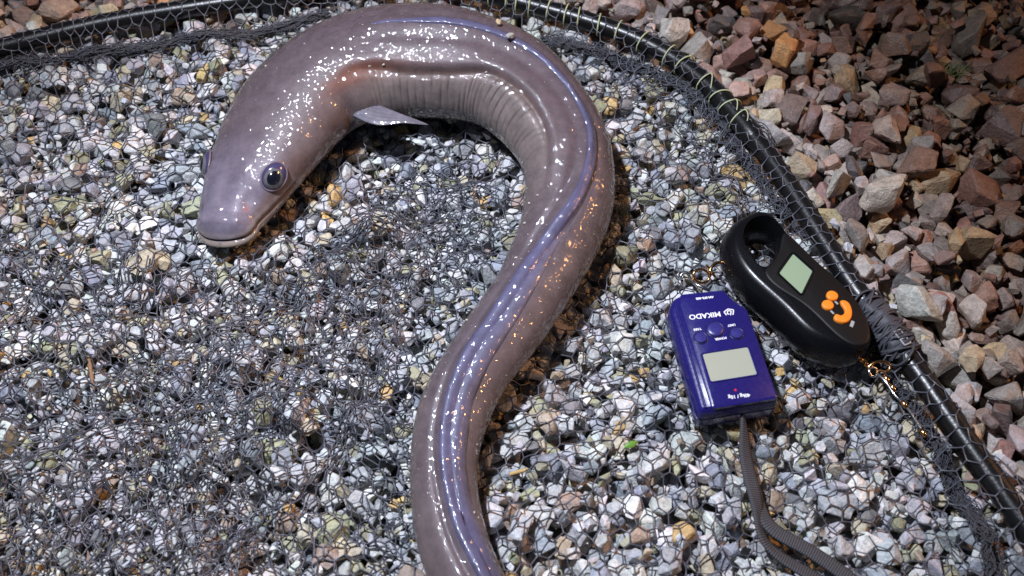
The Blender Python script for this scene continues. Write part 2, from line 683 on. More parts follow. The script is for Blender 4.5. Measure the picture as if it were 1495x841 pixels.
for n in range(9600):                                # bottom layer
    s = low_spot(6)
    if s:
        drop(s[1], s[2], random.uniform(0.007, 0.0115), 'low')
for n in range(9200):                                # middle layer
    s = low_spot(10)
    if s:
        o = inside_d(s[1], s[2])
        drop(s[1], s[2], random.uniform(0.0055, 0.0098) * (1.0 if o > 0 else 1.3), 'mid', tilt=0.5, sink=0.5)
BIG = [(1432, 268, 44), (1376, 252, 40), (1330, 404, 32), (1295, 300, 27), (1205, 205, 34), (1160, 140, 34), (1250, 100, 30), (1290, 80, 34), (1180, 60, 28),
       (1400, 130, 40), (1470, 180, 36), (1455, 360, 30), (1370, 360, 30), (1440, 420, 30), (1385, 440, 26), (1340, 190, 30), (1262, 240, 32),
       (1130, 160, 26), (1145, 60, 30), (1090, 40, 28), (1010, 30, 26), (1060, 70, 24), (1330, 20, 38), (1420, 40, 40), (1235, 20, 34), (1480, 90, 40),
       (1215, 270, 24), (1300, 350, 24), (1460, 500, 28), (1420, 560, 26), (1475, 600, 28), (1340, 460, 24), (1390, 500, 26), (1480, 300, 34),
       (935, 190, 0), (1120, 185, 0), (1240, 330, 24), (1310, 130, 34), (1350, 80, 34), (1380, 300, 30), (1480, 560, 28)]
for x, y, hw in BIG:
    if hw:
        p = at(x, y, 0.012)
        drop(p[0], p[1], hw / ppm(p) * 0.86, 'fine', tilt=0.6, sink=0.45)
for n in range(4400):                                # top layer
    s = low_spot(7 if n % 3 else 3)
    if not s:
        continue
    o = inside_d(s[1], s[2])
    if o > 0.0:
        r = random.choice((0.0048, 0.0060, 0.0068, 0.0080, 0.0095, 0.0112)) * random.uniform(0.9, 1.15)
        if random.random() < 0.03:
            r *= 1.4
        drop(s[1], s[2], r, 'mid' if r < 0.0098 else 'fine', tilt=0.45, sink=0.55)
    else:
        r = random.choice((0.006, 0.007, 0.008, 0.009, 0.011, 0.013, 0.0155)) * random.uniform(0.9, 1.2)
        drop(s[1], s[2], r, 'mid' if r < 0.0095 else 'fine', tilt=0.8, sink=0.5)
for n in range(3800):                                # chips in the gaps
    s = low_spot(9)
    if s:
        drop(s[1], s[2], random.uniform(0.0028, 0.0055), 'low', sink=0.3)

XS = np.arange(NX) * CELL + X0
YS = np.arange(NY) * CELL + Y0
core = HM[(YS > -0.2) & (YS < 0.33)][:, (XS > -0.35) & (XS < 0.35)]
LEVEL = float(np.percentile(core, 62))
HM -= LEVEL
for s in stones:
    s[2] -= LEVEL
g.location.z -= 0.0
# what lies on the gravel presses it down
press = np.full((NY, NX), 1.0)
for c, r in zip(smooth_path(np.c_[eel_c, eel_r], 160)[:, :2], smooth_path(np.c_[eel_c, eel_r], 160)[:, 3]):
    j0, j1 = max(0, int((c[1] - r - Y0) / CELL)), min(NY, int((c[1] + r - Y0) / CELL))
    i0, i1 = max(0, int((c[0] - r - X0) / CELL)), min(NX, int((c[0] + r - X0) / CELL))
    if j1 <= j0 or i1 <= i0:
        continue
    q = ((XS[i0:i1] - c[0]) ** 2)[None] + ((YS[j0:j1] - c[1]) ** 2)[:, None]
    w = press[j0:j1, i0:i1]
    lim = 0.002 + np.maximum(0, np.sqrt(q) - r * 0.62) * 0.9
    w[q < r * r] = np.minimum(w, lim)[q < r * r]
for (cx, cy), rad, lim in (((0.150, -0.068), 0.055, 0.004), ((0.188, 0.028), 0.036, 0.003), ((0.212, -0.02), 0.032, 0.003), ((0.238, -0.053), 0.034, 0.003)):
    q = ((XS - cx) ** 2)[None] + ((YS - cy) ** 2)[:, None]
    press[q < rad * rad] = np.minimum(press[q < rad * rad], lim)
# under the hoop
for p in hoop[::2]:
    i, j = int((p[0] - X0) / CELL), int((p[1] - Y0) / CELL)
    if 8 < i < NX - 8 and 8 < j < NY - 8:
        press[j - 6:j + 7, i - 6:i + 7] = np.minimum(press[j - 6:j + 7, i - 6:i + 7], TUBE_Z - TUBE_R + 0.001)
for s in stones:
    x, y, zc, r, kind, pid, A, zhi = s
    i0, i1 = int((x - r - X0) / CELL), int((x + r - X0) / CELL) + 1
    j0, j1 = int((y - r - Y0) / CELL), int((y + r - Y0) / CELL) + 1
    lim = np.percentile(press[max(0, j0):j1, max(0, i0):i1], 25)
    if zc + zhi > lim:
        s[2] = lim - zhi
HM = np.minimum(HM, press)

IN_COL = [((0.42, 0.43, 0.46), 30), ((0.56, 0.56, 0.57), 28), ((0.30, 0.32, 0.37), 14), ((0.68, 0.67, 0.64), 14), ((0.20, 0.20, 0.21), 4),
          ((0.50, 0.44, 0.32), 9), ((0.34, 0.33, 0.22), 7), ((0.55, 0.37, 0.16), 2), ((0.37, 0.28, 0.22), 3)]
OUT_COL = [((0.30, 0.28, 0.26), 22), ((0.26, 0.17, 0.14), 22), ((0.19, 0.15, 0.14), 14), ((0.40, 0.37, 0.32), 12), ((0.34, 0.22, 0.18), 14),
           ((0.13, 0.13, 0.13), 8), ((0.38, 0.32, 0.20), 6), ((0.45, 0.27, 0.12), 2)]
NEAR_COL = [((0.36, 0.35, 0.33), 45), ((0.46, 0.43, 0.38), 30), ((0.42, 0.36, 0.24), 12), ((0.36, 0.27, 0.23), 13)]
NAMES = {0: 'grey', 1: 'pale grey', 2: 'blue grey', 3: 'whitish', 4: 'dark grey', 5: 'tan', 6: 'olive', 7: 'ochre', 8: 'brown'}
ONAMES = {0: 'grey', 1: 'reddish brown', 2: 'dark brown', 3: 'pale tan grey', 4: 'pinkish brown', 5: 'blackish', 6: 'tan', 7: 'ochre'}


def pick(tab):
    w = random.uniform(0, sum(t[1] for t in tab))
    for i, (c, k) in enumerate(tab):
        w -= k
        if w <= 0:
            break
    f = random.uniform(0.8, 1.2)
    return tuple(min(0.8, ch * f * random.uniform(0.95, 1.05)) for ch in c), i


eel_xy = smooth_path(np.c_[eel_c, eel_r], 90)
cand = []
for k, s in enumerate(stones):
    o = inside_d(s[0], s[1])
    inner = o > random.uniform(-0.03, 0.02)
    cc_ = pick(IN_COL if inner else OUT_COL)
    if not inner:                        # grey near the hoop, redder stone farther out, torch falloff painted in as darkening
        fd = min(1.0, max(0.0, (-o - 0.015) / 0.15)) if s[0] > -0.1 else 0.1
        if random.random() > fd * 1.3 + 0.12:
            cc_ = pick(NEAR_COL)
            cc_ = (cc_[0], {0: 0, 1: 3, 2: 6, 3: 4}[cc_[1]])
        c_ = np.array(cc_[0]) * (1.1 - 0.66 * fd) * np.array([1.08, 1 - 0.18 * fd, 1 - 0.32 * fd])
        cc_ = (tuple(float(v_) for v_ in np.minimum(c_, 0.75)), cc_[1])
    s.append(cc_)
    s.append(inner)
    px, py = project(np.array([s[0], s[1], s[2]]))
    vis = -10 < px < IW + 10 and -10 < py < IH + 10
    vis = vis and (np.hypot(eel_xy[:, 0] - s[0], eel_xy[:, 1] - s[1]) > eel_xy[:, 3] + s[3] * 0.3).all()
    i, j = int((s[0] - X0) / CELL), int((s[1] - Y0) / CELL)
    buried = HM[j, i] > s[2] + s[7] * 0.9 + 0.0015
    if vis and not buried and s[4] != 'low' and press[j, i] > 0.5:
        cand.append((s[3] * ppm((s[0], s[1], s[2])), k))
cand.sort(reverse=True)
single = set(k for _, k in cand[:300])
proto_me = {}


def mk(px, py, pad_, text):
    p_ = at(px, py)
    return (p_[0], p_[1], pad_, text)


IN_MARK = [mk(330, 330, .03, 'by the snout of the eel'), mk(300, 160, .03, 'beside the head of the eel'), mk(620, 240, .05, 'inside the bend of the eel'),
           mk(600, 560, .03, 'inside the bend of the eel'), mk(800, 600, .05, 'on the outer side of the eel tail'), mk(935, 260, .04, 'behind the outer bend of the eel'),
           mk(970, 520, .03, 'beside the blue scale'), mk(1200, 560, .03, 'below the black scale'), mk(1020, 340, .03, 'beside the ring grip of the black scale'),
           mk(1030, 720, .03, 'beside the woven strap'), mk(1250, 740, .03, 'beside the woven strap'), mk(130, 530, .04, 'near the brown twig'),
           mk(120, 160, .04, 'near the black hoop'), mk(250, 760, .08, 'in the densely folded netting'), mk(450, 560, .06, 'in the densely folded netting'),
           mk(1400, 760, .04, 'near the black hoop')]
OUT_MARK = [mk(1382, 112, .03, 'beside the grass tuft'), mk(1060, 40, .05, 'behind the pale cord stitches'), mk(1150, 160, .04, 'behind the hoop joint'),
            mk(1260, 320, .04, 'next to the bare hoop tube'), mk(1390, 500, .05, 'beside the tied knot of the net'), mk(1280, 120, .05, 'on the dim reddish bank'),
            mk(1430, 280, .05, 'in the heap of big bank stones'), mk(30, 20, .1, 'behind the hoop far from the scales'), mk(1480, 700, .04, 'next to the bare hoop tube')]
for k in single:
    x, y, zc, r, kind, pid, A, zhi, (c, ci), inner = stones[k]
    key = (kind, pid)
    if key not in proto_me:
        V, F = {'mid': mid, 'fine': fine}[kind][pid]
        proto_me[key] = mesh_np('stone', V, F, M['stone'])
        if kind == 'fine':
            proto_me[key].polygons.foreach_set('use_smooth', np.ones(len(F), bool))
            proto_me[key].set_sharp_from_angle(angle=R(28))
    o = link('stone', proto_me[key])
    Mw = Matrix(A.tolist()).to_4x4()
    Mw.translation = (x, y, zc)
    o.matrix_world = Mw
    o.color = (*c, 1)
    marks = IN_MARK if inner else OUT_MARK
    nb = min(marks, key=lambda m_: math.hypot(m_[0] - x, m_[1] - y) - m_[2])[3]
    if inner:
        tag(o, 'large %s angular stone under the netting %s' % (NAMES[ci], nb), 'stone', 'large stones under the netting')
    else:
        tag(o, 'large %s angular stone outside the hoop %s' % (ONAMES[ci], nb), 'stone', 'large stones on the bank outside the hoop')
Vs, Fs, Cs, off = [], [], [], 0
for k, s in enumerate(stones):
    if k in single:
        continue
    V, F = {'low': low, 'mid': mid, 'fine': fine}[s[4]][s[5]]
    Vs.append(V @ s[6].T + np.array(s[:3]))
    Fs.append(F + off)
    off += len(V)
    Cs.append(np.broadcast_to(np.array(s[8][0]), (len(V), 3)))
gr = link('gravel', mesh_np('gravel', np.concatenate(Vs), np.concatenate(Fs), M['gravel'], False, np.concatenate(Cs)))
tag(gr, 'small crushed grey, white and reddish stones covering the ground', 'gravel', kind='stuff')


# ------------------------------------------------------------------ landing net
def maxf(a, k):
    b = a.copy()
    for d in range(1, k + 1):
        b[:, d:] = np.maximum(b[:, d:], a[:, :-d])
        b[:, :-d] = np.maximum(b[:, :-d], a[:, d:])
    c = b.copy()
    for d in range(1, k + 1):
        c[d:] = np.maximum(c[d:], b[:-d])
        c[:-d] = np.maximum(c[:-d], b[d:])
    return c


def blur(a, k):
    for ax in (0, 1):
        b = np.zeros_like(a)
        for d in range(-k, k + 1):
            b += np.roll(a, d, ax)
        a = b / (2 * k + 1)
    return a


DR = blur(maxf(HM, 2), 3)
DR = np.minimum(DR, press + 0.0006)


def drape(x, y):
    fx = np.clip((x - X0) / CELL, 0, NX - 2.01)
    fy = np.clip((y - Y0) / CELL, 0, NY - 2.01)
    i, j = fx.astype(int), fy.astype(int)
    a, b = fx - i, fy - j
    return (DR[j, i] * (1 - a) + DR[j, i + 1] * a) * (1 - b) + (DR[j + 1, i] * (1 - a) + DR[j + 1, i + 1] * a) * b


# folds: photo spots of both ends, width (m), pull, lift
FOLDS = [((0, 480), (330, 110), 0.020, 0.72, 0.004), ((0, 250), (200, 200), 0.012, 0.6, 0.003), ((120, 600), (480, 400), 0.02, 0.6, 0.003),
         ((0, 700), (330, 560), 0.025, 0.6, 0.003), ((330, 841), (560, 560), 0.02, 0.6, 0.003), ((480, 380), (720, 260), 0.022, 0.6, 0.003),
         ((1030, 210), (1080, 330), 0.014, 0.6, 0.003), ((960, 130), (1000, 420), 0.012, 0.5, 0.002), ((1230, 540), (1420, 841), 0.014, 0.62, 0.004),
         ((880, 400), (850, 560), 0.012, 0.5, 0.002), ((1140, 560), (1330, 700), 0.012, 0.5, 0.003), ((740, 800), (960, 600), 0.014, 0.4, 0.002)]


def fold_warp(x, y, which):
    z = np.zeros_like(x)
    for k in which:
        a, b, w, pull, lift = FOLDS[k]
        A, B = at(*a)[:2], at(*b)[:2]
        d = B - A
        L = np.linalg.norm(d)
        d /= L
        n = np.array([-d[1], d[0]])
        t = ((x - A[0]) * d[0] + (y - A[1]) * d[1]) / L
        wob = 0.006 * np.sin(t * 7 + k)
        s = (x - A[0]) * n[0] + (y - A[1]) * n[1] + wob
        end = np.clip((t + 0.1) / 0.2, 0, 1) * np.clip((1.1 - t) / 0.2, 0, 1)
        f = np.exp(-(s / w) ** 2) * end
        x = x - n[0] * s * pull * f
        y = y - n[1] * s * pull * f
        z = z + lift * f
    return x, y, z


def in_poly(px, py, poly):
    ins = np.zeros(len(px), bool)
    n = len(poly)
    for i in range(n):
        (ax, ay), (bx, by) = poly[i], poly[(i + 1) % n]
        c = (ay > py) != (by > py)
        ins ^= c & (px < (bx - ax) * (py - ay) / (by - ay + 1e-12) + ax)
    return ins


def hex_net(cell, rot, warp, wfreq, ch, folds, zoff, rad, poly=None, shift=0.0):
    """strand segments of a hexagonal netting sheet lying on the gravel and wrapped over the hoop"""
    e = cell / math.sqrt(3)
    c, s = math.cos(rot), math.sin(rot)
    nx, ny = int(2.2 / cell) + 2, int(2.0 / (1.5 * e)) + 2
    ii, jj = np.meshgrid(np.arange(-nx // 2, nx // 2), np.arange(-ny // 2, ny // 2))
    cx = (ii + 0.5 * (jj % 2)) * cell
    cy = jj * 1.5 * e
    # every hexagon owns its top vertex, its upper-right vertex and three edges
    nod = {}
    idA = (np.arange(ii.size).reshape(ii.shape)) * 2
    A = np.stack([cx, cy + e], -1)
    Bv = np.stack([cx + cell / 2, cy + e / 2], -1)
    P = np.empty((ii.size * 2, 2))
    P[0::2] = A.reshape(-1, 2)
    P[1::2] = Bv.reshape(-1, 2)
    E = [np.stack([idA.ravel(), (idA + 1).ravel()], 1)]                              # top - upper right
    E.append(np.stack([(idA[:, 1:]).ravel(), (idA[:, :-1] + 1).ravel()], 1))         # top of the next one - my upper right
    # upper right - the bottom of what stands above: B(j) to the top vertex two rows down
    r0 = np.arange(1, ii.shape[0])
    Ed = []
    for j in r0:
        odd = (jj[j, 0] % 2) != 0
        # the vertex straight below B of row j is the top vertex of row j-1, column i or i+1
        if odd:
            Ed.append(np.stack([idA[j, :-1] + 1, idA[j - 1, 1:]], 1))
        else:
            Ed.append(np.stack([idA[j, :] + 1, idA[j - 1, :]], 1))
    E.append(np.concatenate(Ed))
    E = np.concatenate(E)
    # lengths tell whether a link is a true hexagon side
    ln = np.linalg.norm(P[E[:, 0]] - P[E[:, 1]], axis=1)
    E = E[np.abs(ln - e) < 0.02 * e]
    x = P[:, 0] * c - P[:, 1] * s
    y = P[:, 0] * s + P[:, 1] * c + 0.02
    jit = RNG.normal(size=(2, len(x))) * cell * 0.07
    x0, y0 = x.copy(), y.copy()
    x = x + jit[0] + warp * wnoise(x0, y0, wfreq, ch) + warp * 0.12 * wnoise(x0, y0, wfreq * 3.3, ch)
    y = y + jit[1] + warp * wnoise(x0, y0, wfreq, (ch + 1) % 4) + warp * 0.12 * wnoise(x0, y0, wfreq * 3.3, (ch + 2) % 4)
    x, y, lift = fold_warp(x, y, folds)
    keep = (x > X0 + .01) & (x < X1 - .01) & (y > Y0 + .01) & (y < Y1 - .01) & region_ok(x, y, 0.155)
    hd, near = hoop_dist(x, y)
    keep &= hd > -0.024
    z = drape(x, y) + zoff + lift + 0.0012 * wnoise(x, y, 260, ch)
    # climb to the hoop and wrap over it
    Rr = TUBE_R + rad + 0.0003
    top = TUBE_Z + np.sqrt(np.clip(Rr ** 2 - hd ** 2, 0, None))
    on = np.abs(hd) <= Rr
    ramp = TUBE_Z + Rr * 0.5 - (hd - Rr * 0.87) * 0.85
    z = np.where((hd > Rr * 0.87), np.maximum(z, np.minimum(ramp, TUBE_Z + Rr)), z)
    z = np.where(on & (hd <= Rr * 0.87), np.maximum(top, z * 0 + TUBE_Z), z)
    outw = hd < -Rr
    if outw.any():
        d = np.stack([x, y], 1) - near
        d /= np.linalg.norm(d, axis=1, keepdims=True) + 1e-9
        over = (-hd - Rr)
        x = np.where(outw, near[:, 0] + d[:, 0] * (Rr + over * 0.25), x)
        y = np.where(outw, near[:, 1] + d[:, 1] * (Rr + over * 0.25), y)
        z = np.where(outw, np.maximum(TUBE_Z - over * 0.9, drape(x, y) + 0.0005), z)
    if poly is not None:
        px, py = project(np.stack([x, y, z], 1))
        px = px + 25 * wnoise(x, y, 40, 2)
        py = py + 25 * wnoise(x, y, 40, 3)
        keep &= in_poly(px, py, poly)
        # sheets lie inside the hoop only
        keep &= hd > 0.012
    E = E[keep[E[:, 0]] & keep[E[:, 1]]]
    Pn = np.stack([x, y, z], 1)
    a, b = Pn[E[:, 0]], Pn[E[:, 1]]
    ok = np.linalg.norm(a - b, axis=1) < e * 3.2
    a, b = a[ok], b[ok]
    n = len(a)
    mid_ = (a + b) / 2
    mid_[:, 2] = np.maximum(mid_[:, 2] - 0.0004, np.minimum(drape(mid_[:, 0], mid_[:, 1]) + zoff * 0.7, mid_[:, 2] + 0.002))
    T = b - a
    T /= np.linalg.norm(T, axis=1, keepdims=True) + 1e-9
    S = np.cross(T, np.array([0, 0, 1.0]))
    S /= np.linalg.norm(S, axis=1, keepdims=True) + 1e-9
    U = np.cross(S, T)
    K = 4
    ang = np.arange(K) * 2 * math.pi / K + 0.4
    rs = rad * np.array([1.25, 0.9, 1.25])
    ring = np.cos(ang)[None, :, None] * S[:, None] + np.sin(ang)[None, :, None] * U[:, None]
    V = np.stack([a[:, None] + ring * rs[0], mid_[:, None] + ring * rs[1], b[:, None] + ring * rs[2]], 1).reshape(-1, 3)
    base = (np.arange(n) * 3 * K)[:, None, None]
    q = []
    for seg in range(2):
        for kk in range(K):
            k2 = (kk + 1) % K
            q.append([seg * K + kk, seg * K + k2, (seg + 1) * K + k2, (seg + 1) * K + kk])
    F = (base + np.array(q)[None]).reshape(-1, 4)
    return V, F


net = empty('landing_net', (float(hoop[130][0]), float(hoop[130][1]), 0.0))
tag(net, 'large landing net of dark hexagonal mesh on a black tubular hoop under the eel', 'net')
ORG = np.array(net.location)


def net_part(name, V, F, mat, parent=None, smooth=True, kind=None):
    o = link(name, mesh_np(name, V - ORG, F, mat, smooth), parent or net)
    if kind:
        o['kind'] = kind
    return o


V, F = tube(np.c_[hoop_all[:, :2], np.full(len(hoop_all), TUBE_Z)], TUBE_R, 16, closed=True)
hoop_o = net_part('hoop', V, F, M['tube'])
V, F = hex_net(0.0118, 0.15, 0.009, 16, 0, range(len(FOLDS)), 0.0010, 0.00056)
net_part('netting', V, F, M['net'], kind='stuff')
DENSE = [(-60, 330), (190, 330), (330, 395), (470, 360), (560, 270), (690, 240), (760, 300), (740, 380), (640, 470), (600, 600), (590, 900), (-60, 900)]
V, F = hex_net(0.0112, 0.9, 0.010, 18, 1, (2, 4, 5), 0.0026, 0.00055, DENSE)
net_part('folded_netting', V, F, M['net'], kind='stuff')
DENSE2 = [(330, 430), (560, 320), (720, 290), (700, 370), (600, 470), (560, 600), (420, 640), (330, 900), (-60, 900), (-60, 720), (180, 640)]
V, F = hex_net(0.0116, 0.45, 0.012, 18, 2, (3, 4), 0.0042, 0.00052, DENSE2)
net_part('folded_netting', V, F, M['net'], kind='stuff')
DENSE3 = [(880, 60), (980, 90), (1080, 190), (1150, 300), (1060, 300), (1010, 230), (900, 140)]
V, F = hex_net(0.0115, 0.7, 0.010, 24, 3, (6,), 0.003, 0.00046, DENSE3)
net_part('folded_netting', V, F, M['net'], kind='stuff')


def bundle(px, n, spread, seed, rad=0.00045, lift=0.005):
    """gathered netting: many fine cords running side by side and crossing"""
    rnd = np.random.default_rng(seed)
    P = np.array([at(x, y, 0.006)[:3] for x, y in px])
    C = smooth_path(P, 30 + 10 * len(px))
    C[:, 2] = drape(C[:, 0], C[:, 1])
    C[:, 2] = np.convolve(np.pad(C[:, 2], 4, 'edge'), np.ones(9) / 9, 'valid') + lift
    Q = smooth_path(C, len(C) * 4)
    T = np.gradient(Q, axis=0)
    T /= np.linalg.norm(T, axis=1, keepdims=True)
    S = np.cross(T, [0, 0, 1.0])
    t = np.linspace(0, 1, len(Q))
    parts = []
    for k in range(n):
        f1, f2 = rnd.uniform(12, 55, 2) * len(px) / 5
        p1, p2, p3 = rnd.uniform(0, 6.28, 3)
        a = spread * rnd.normal() * 0.45
        o = a + spread * 0.45 * np.sin(t * f1 + p1) + spread * 0.3 * np.sin(t * f2 * 2.3 + p2) + rnd.normal(size=len(t)) * spread * 0.07
        h = spread * 0.33 * np.sin(t * f2 + p3) + spread * 0.15 * rnd.normal()
        a0, a1 = sorted(rnd.uniform(-0.3, 1.3, 2))
        a1 = max(a1, a0 + 0.35)
        m = (t >= a0) & (t <= a1)
        if m.sum() < 8:
            continue
        R_ = Q + S * o[:, None] + np.array([0, 0, 1.0]) * h[:, None]
        parts.append(tube(R_[m], rad, 4))
    return merge(parts)


for px, n, sp in (([(-120, 135), (0, 98), (120, 78), (260, 60), (400, 36), (480, 16)], 80, 0.0052),
                  ([(790, 52), (880, 74), (950, 102), (1020, 148), (1075, 205), (1110, 265), (1150, 318)], 95, 0.0056),
                  ([(1150, 300), (1200, 365), (1250, 430), (1290, 480)], 54, 0.0042),
                  ([(1270, 500), (1320, 580), (1370, 660), (1410, 740), (1450, 841), (1480, 920)], 52, 0.006)):
    V, F = bundle(px, n, sp, n + len(px))
    net_part('gathered_netting', V, F, M['bundle'], kind='stuff')

# knot of gathered net tied round the hoop beside the black scale
kn = at(1298, 482, TUBE_Z)
kid = int(np.argmin(np.hypot(hoop[:, 0] - kn[0], hoop[:, 1] - kn[1])))
Tk = hoop[min(kid + 2, len(hoop) - 1)] - hoop[max(0, kid - 2)]
Tk /= np.linalg.norm(Tk)
Sk = np.cross(Tk, [0, 0, 1.0])
parts = []
rk = np.random.default_rng(5)
for i in range(34):
    t0 = rk.uniform(-0.022, 0.022)
    sl = rk.uniform(-0.012, 0.012)
    a = np.linspace(0, 2 * math.pi, 22, endpoint=False)
    rr = TUBE_R + 0.0030 + rk.uniform(0, 0.0022) * (1 - (t0 / 0.03) ** 2) + 0.0008 * np.sin(a * 3 + rk.uniform(0, 6))
    P = hoop[kid] + np.outer(t0 + sl * np.sin(a + rk.uniform(0, 6)), Tk) + (np.outer(np.cos(a) * rr, Sk) + np.outer(np.sin(a) * rr, [0, 0, 1.0]))
    parts.append(tube(P, 0.0011, 4, closed=True))
tk_ = np.linspace(-0.025, 0.025, 26)
kv, kf = tube(hoop[kid] + np.outer(tk_, Tk), TUBE_R + 0.0004 + 0.0036 * np.sqrt(np.clip(1 - (tk_ / 0.0255) ** 2, 0, 1)), 20)
kv = kv + np.stack([0.0016 * wnoise(kv[:, 0] * 1.0, kv[:, 2] + kv[:, 1], 300, c_) for c_ in range(3)], 1)
parts.append((kv, kf))
V, F = merge(parts)
net_part('knot', V, F, M['bundle'], hoop_o, kind='stuff')
for x, y in ((1313, 487), (1322, 498)):
    c_ = at(x, y, TUBE_Z + TUBE_R + 0.0042)
    sq = [c_ + Tk * a_ * 0.0026 + Sk * b_ * 0.0026 for a_, b_ in ((-1, -1), (1, -1), (1, 1), (-1, 1))]
    sq = np.concatenate([np.linspace(sq[q_], sq[(q_ + 1) % 4], 6, endpoint=False) for q_ in range(4)])
    V, F = tube(sq, 0.0006, 6, closed=True)
    net_part('buckle', V, F, M['print_grey'], hoop_o)
# joint sleeve of the hoop
sid = int(np.argmin(np.hypot(hoop[:, 0] - at(1078, 172, TUBE_Z)[0], hoop[:, 1] - at(1078, 172, TUBE_Z)[1])))
V, F = tube(hoop[sid - 5:sid + 6], np.r_[TUBE_R + .0003, np.full(9, TUBE_R + 0.0011), TUBE_R + .0003], 16)
net_part('joint_sleeve', V, F, M['tube'], hoop_o)

# pale cord stitches whipped round the hoop
ST = [(716, -2), (740, 4), (754, 6), (773, 10), (801, 17), (826, 24), (843, 30), (872, 40), (900, 50), (936, 66), (972, 86), (993, 100), (1025, 124), (1047, 146),
      (1060, 160), (1074, 176)]
for k, (x, y) in enumerate(ST):
    p = at(x, y, TUBE_Z)
    i = int(np.argmin(np.hypot(hoop[:, 0] - p[0], hoop[:, 1] - p[1])))
    T = hoop[i + 1] - hoop[i - 1]
    T /= np.linalg.norm(T)
    S = np.cross(T, [0, 0, 1.0])
    f = (p - hoop[i]) @ T
    a = np.linspace(0, 2 * math.pi, 26, endpoint=False)
    sl = random.uniform(-0.003, 0.003)
    rr = TUBE_R + 0.0018 + 0.0004 * np.sin(a * 2 + k)
    P = hoop[i] + np.outer(f + sl * np.cos(a), T) + np.outer(np.cos(a) * rr, S) + np.outer(np.sin(a) * rr, [0, 0, 1.0])
    V, F = tube(P, 0.00068, 6, closed=True)
    net_part('stitch', V, F, M['stitch'], hoop_o)
    if k in (0, 12, 14, 15):
        Q = [P[7], P[7] + [0.002, -0.002, 0.003], P[7] + [0.003 + random.uniform(-.002, .002), -0.008, 0.001], P[7] + [0.001, -0.014, -0.003]]
        V, F = tube(smooth_path(Q, 10), 0.0005, 5)
        net_part('cord_end', V, F, M['stitch'], hoop_o)


# ------------------------------------------------------------------ eel
N_R, N_S = 760, 128
ch = np.r_[0, np.cumsum(np.linalg.norm(np.diff(eel_c, axis=0), axis=1))]
us = np.concatenate([np.linspace(0, ch[6], 230) ** 1, np.linspace(ch[6], ch[-1], N_R - 229)[1:]])
us[:60] = us[59] * (np.linspace(0, 1, 60) ** 1.6)
EA = np.array(EEL, float)
Cc = spline(ch, eel_c, us)
Rr = np.maximum(spline(ch[3:], eel_r[3:], np.maximum(us, ch[3])), 0.001)
nose = np.clip(us / ch[3], 0, 1)
Rn = eel_r[3] * np.clip(1 - (1 - nose) ** 2.6, 0, 1) ** 0.52
Rr = np.where(us < ch[3], Rn, Rr)
Rr[0] = 0.0004
roll = np.radians(np.interp(us, ch, EA[:, 3]))
roll = np.convolve(np.pad(roll, 20, 'edge'), np.ones(41) / 41, 'valid')
upr = np.interp(us, ch, EA[:, 4])
dnr = np.interp(us, ch, EA[:, 5])
T = np.gradient(Cc, axis=0)
T[:, 2] *= 0.5
T /= np.linalg.norm(T, axis=1, keepdims=True)
Lf = np.cross([0, 0, 1.0], T)
Lf /= np.linalg.norm(Lf, axis=1, keepdims=True)           # outer side of the bend
Up = np.cross(T, Lf)
th = np.linspace(0, 2 * math.pi, N_S, endpoint=False)     # 0 = dorsal line, positive towards the outer side
S_EYE = ch[5] + 0.2 * (ch[6] - ch[5]) * 0
# positions along the body
S_BELLY0, S_BELLY1 = ch[9] - 0.02, ch[16]
THC = np.radians(-46)


def wrap(a):
    return (a + math.pi) % (2 * math.pi) - math.pi


TH = wrap(th)[None, :] * np.ones((N_R, 1))
SS = us[:, None] * np.ones((1, N_S))
# section in the animal's own frame
flat_head = np.clip(1 - us / ch[9], 0, 1)[:, None]
ry = np.sin(TH)
rz = np.cos(TH)
pw = 1 - 0.16 * flat_head
sec_y = np.sign(ry) * np.abs(ry) ** pw
sec_z = np.sign(rz) * np.abs(rz) ** pw
ey = sec_y * Rr[:, None]
ez = np.where(sec_z > 0, sec_z * (Rr * upr)[:, None], sec_z * (Rr * dnr)[:, None])
# low ridge along the back, groove at each side of it
back_on = np.clip((us - ch[9]) / 0.08, 0, 1)[:, None]
rad_add = back_on * (0.0016 * np.exp(-(TH / 0.10) ** 2) - 0.0012 * np.exp(-((np.abs(TH) - 0.26) / 0.09) ** 2))
# belly crease and wrinkles on the inner side
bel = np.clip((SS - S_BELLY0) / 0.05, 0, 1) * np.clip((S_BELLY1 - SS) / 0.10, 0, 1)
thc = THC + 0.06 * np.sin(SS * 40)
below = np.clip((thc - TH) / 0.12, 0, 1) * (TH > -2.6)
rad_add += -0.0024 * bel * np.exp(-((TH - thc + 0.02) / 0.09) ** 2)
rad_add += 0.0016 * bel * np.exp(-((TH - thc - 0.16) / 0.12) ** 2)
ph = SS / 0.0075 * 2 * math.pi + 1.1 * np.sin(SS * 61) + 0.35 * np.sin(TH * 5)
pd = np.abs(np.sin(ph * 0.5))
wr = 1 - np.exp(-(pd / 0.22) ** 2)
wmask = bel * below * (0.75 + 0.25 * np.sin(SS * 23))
rad_add += (wr - 0.75) * 0.0008 * wmask + 0.0002 * pd * wmask
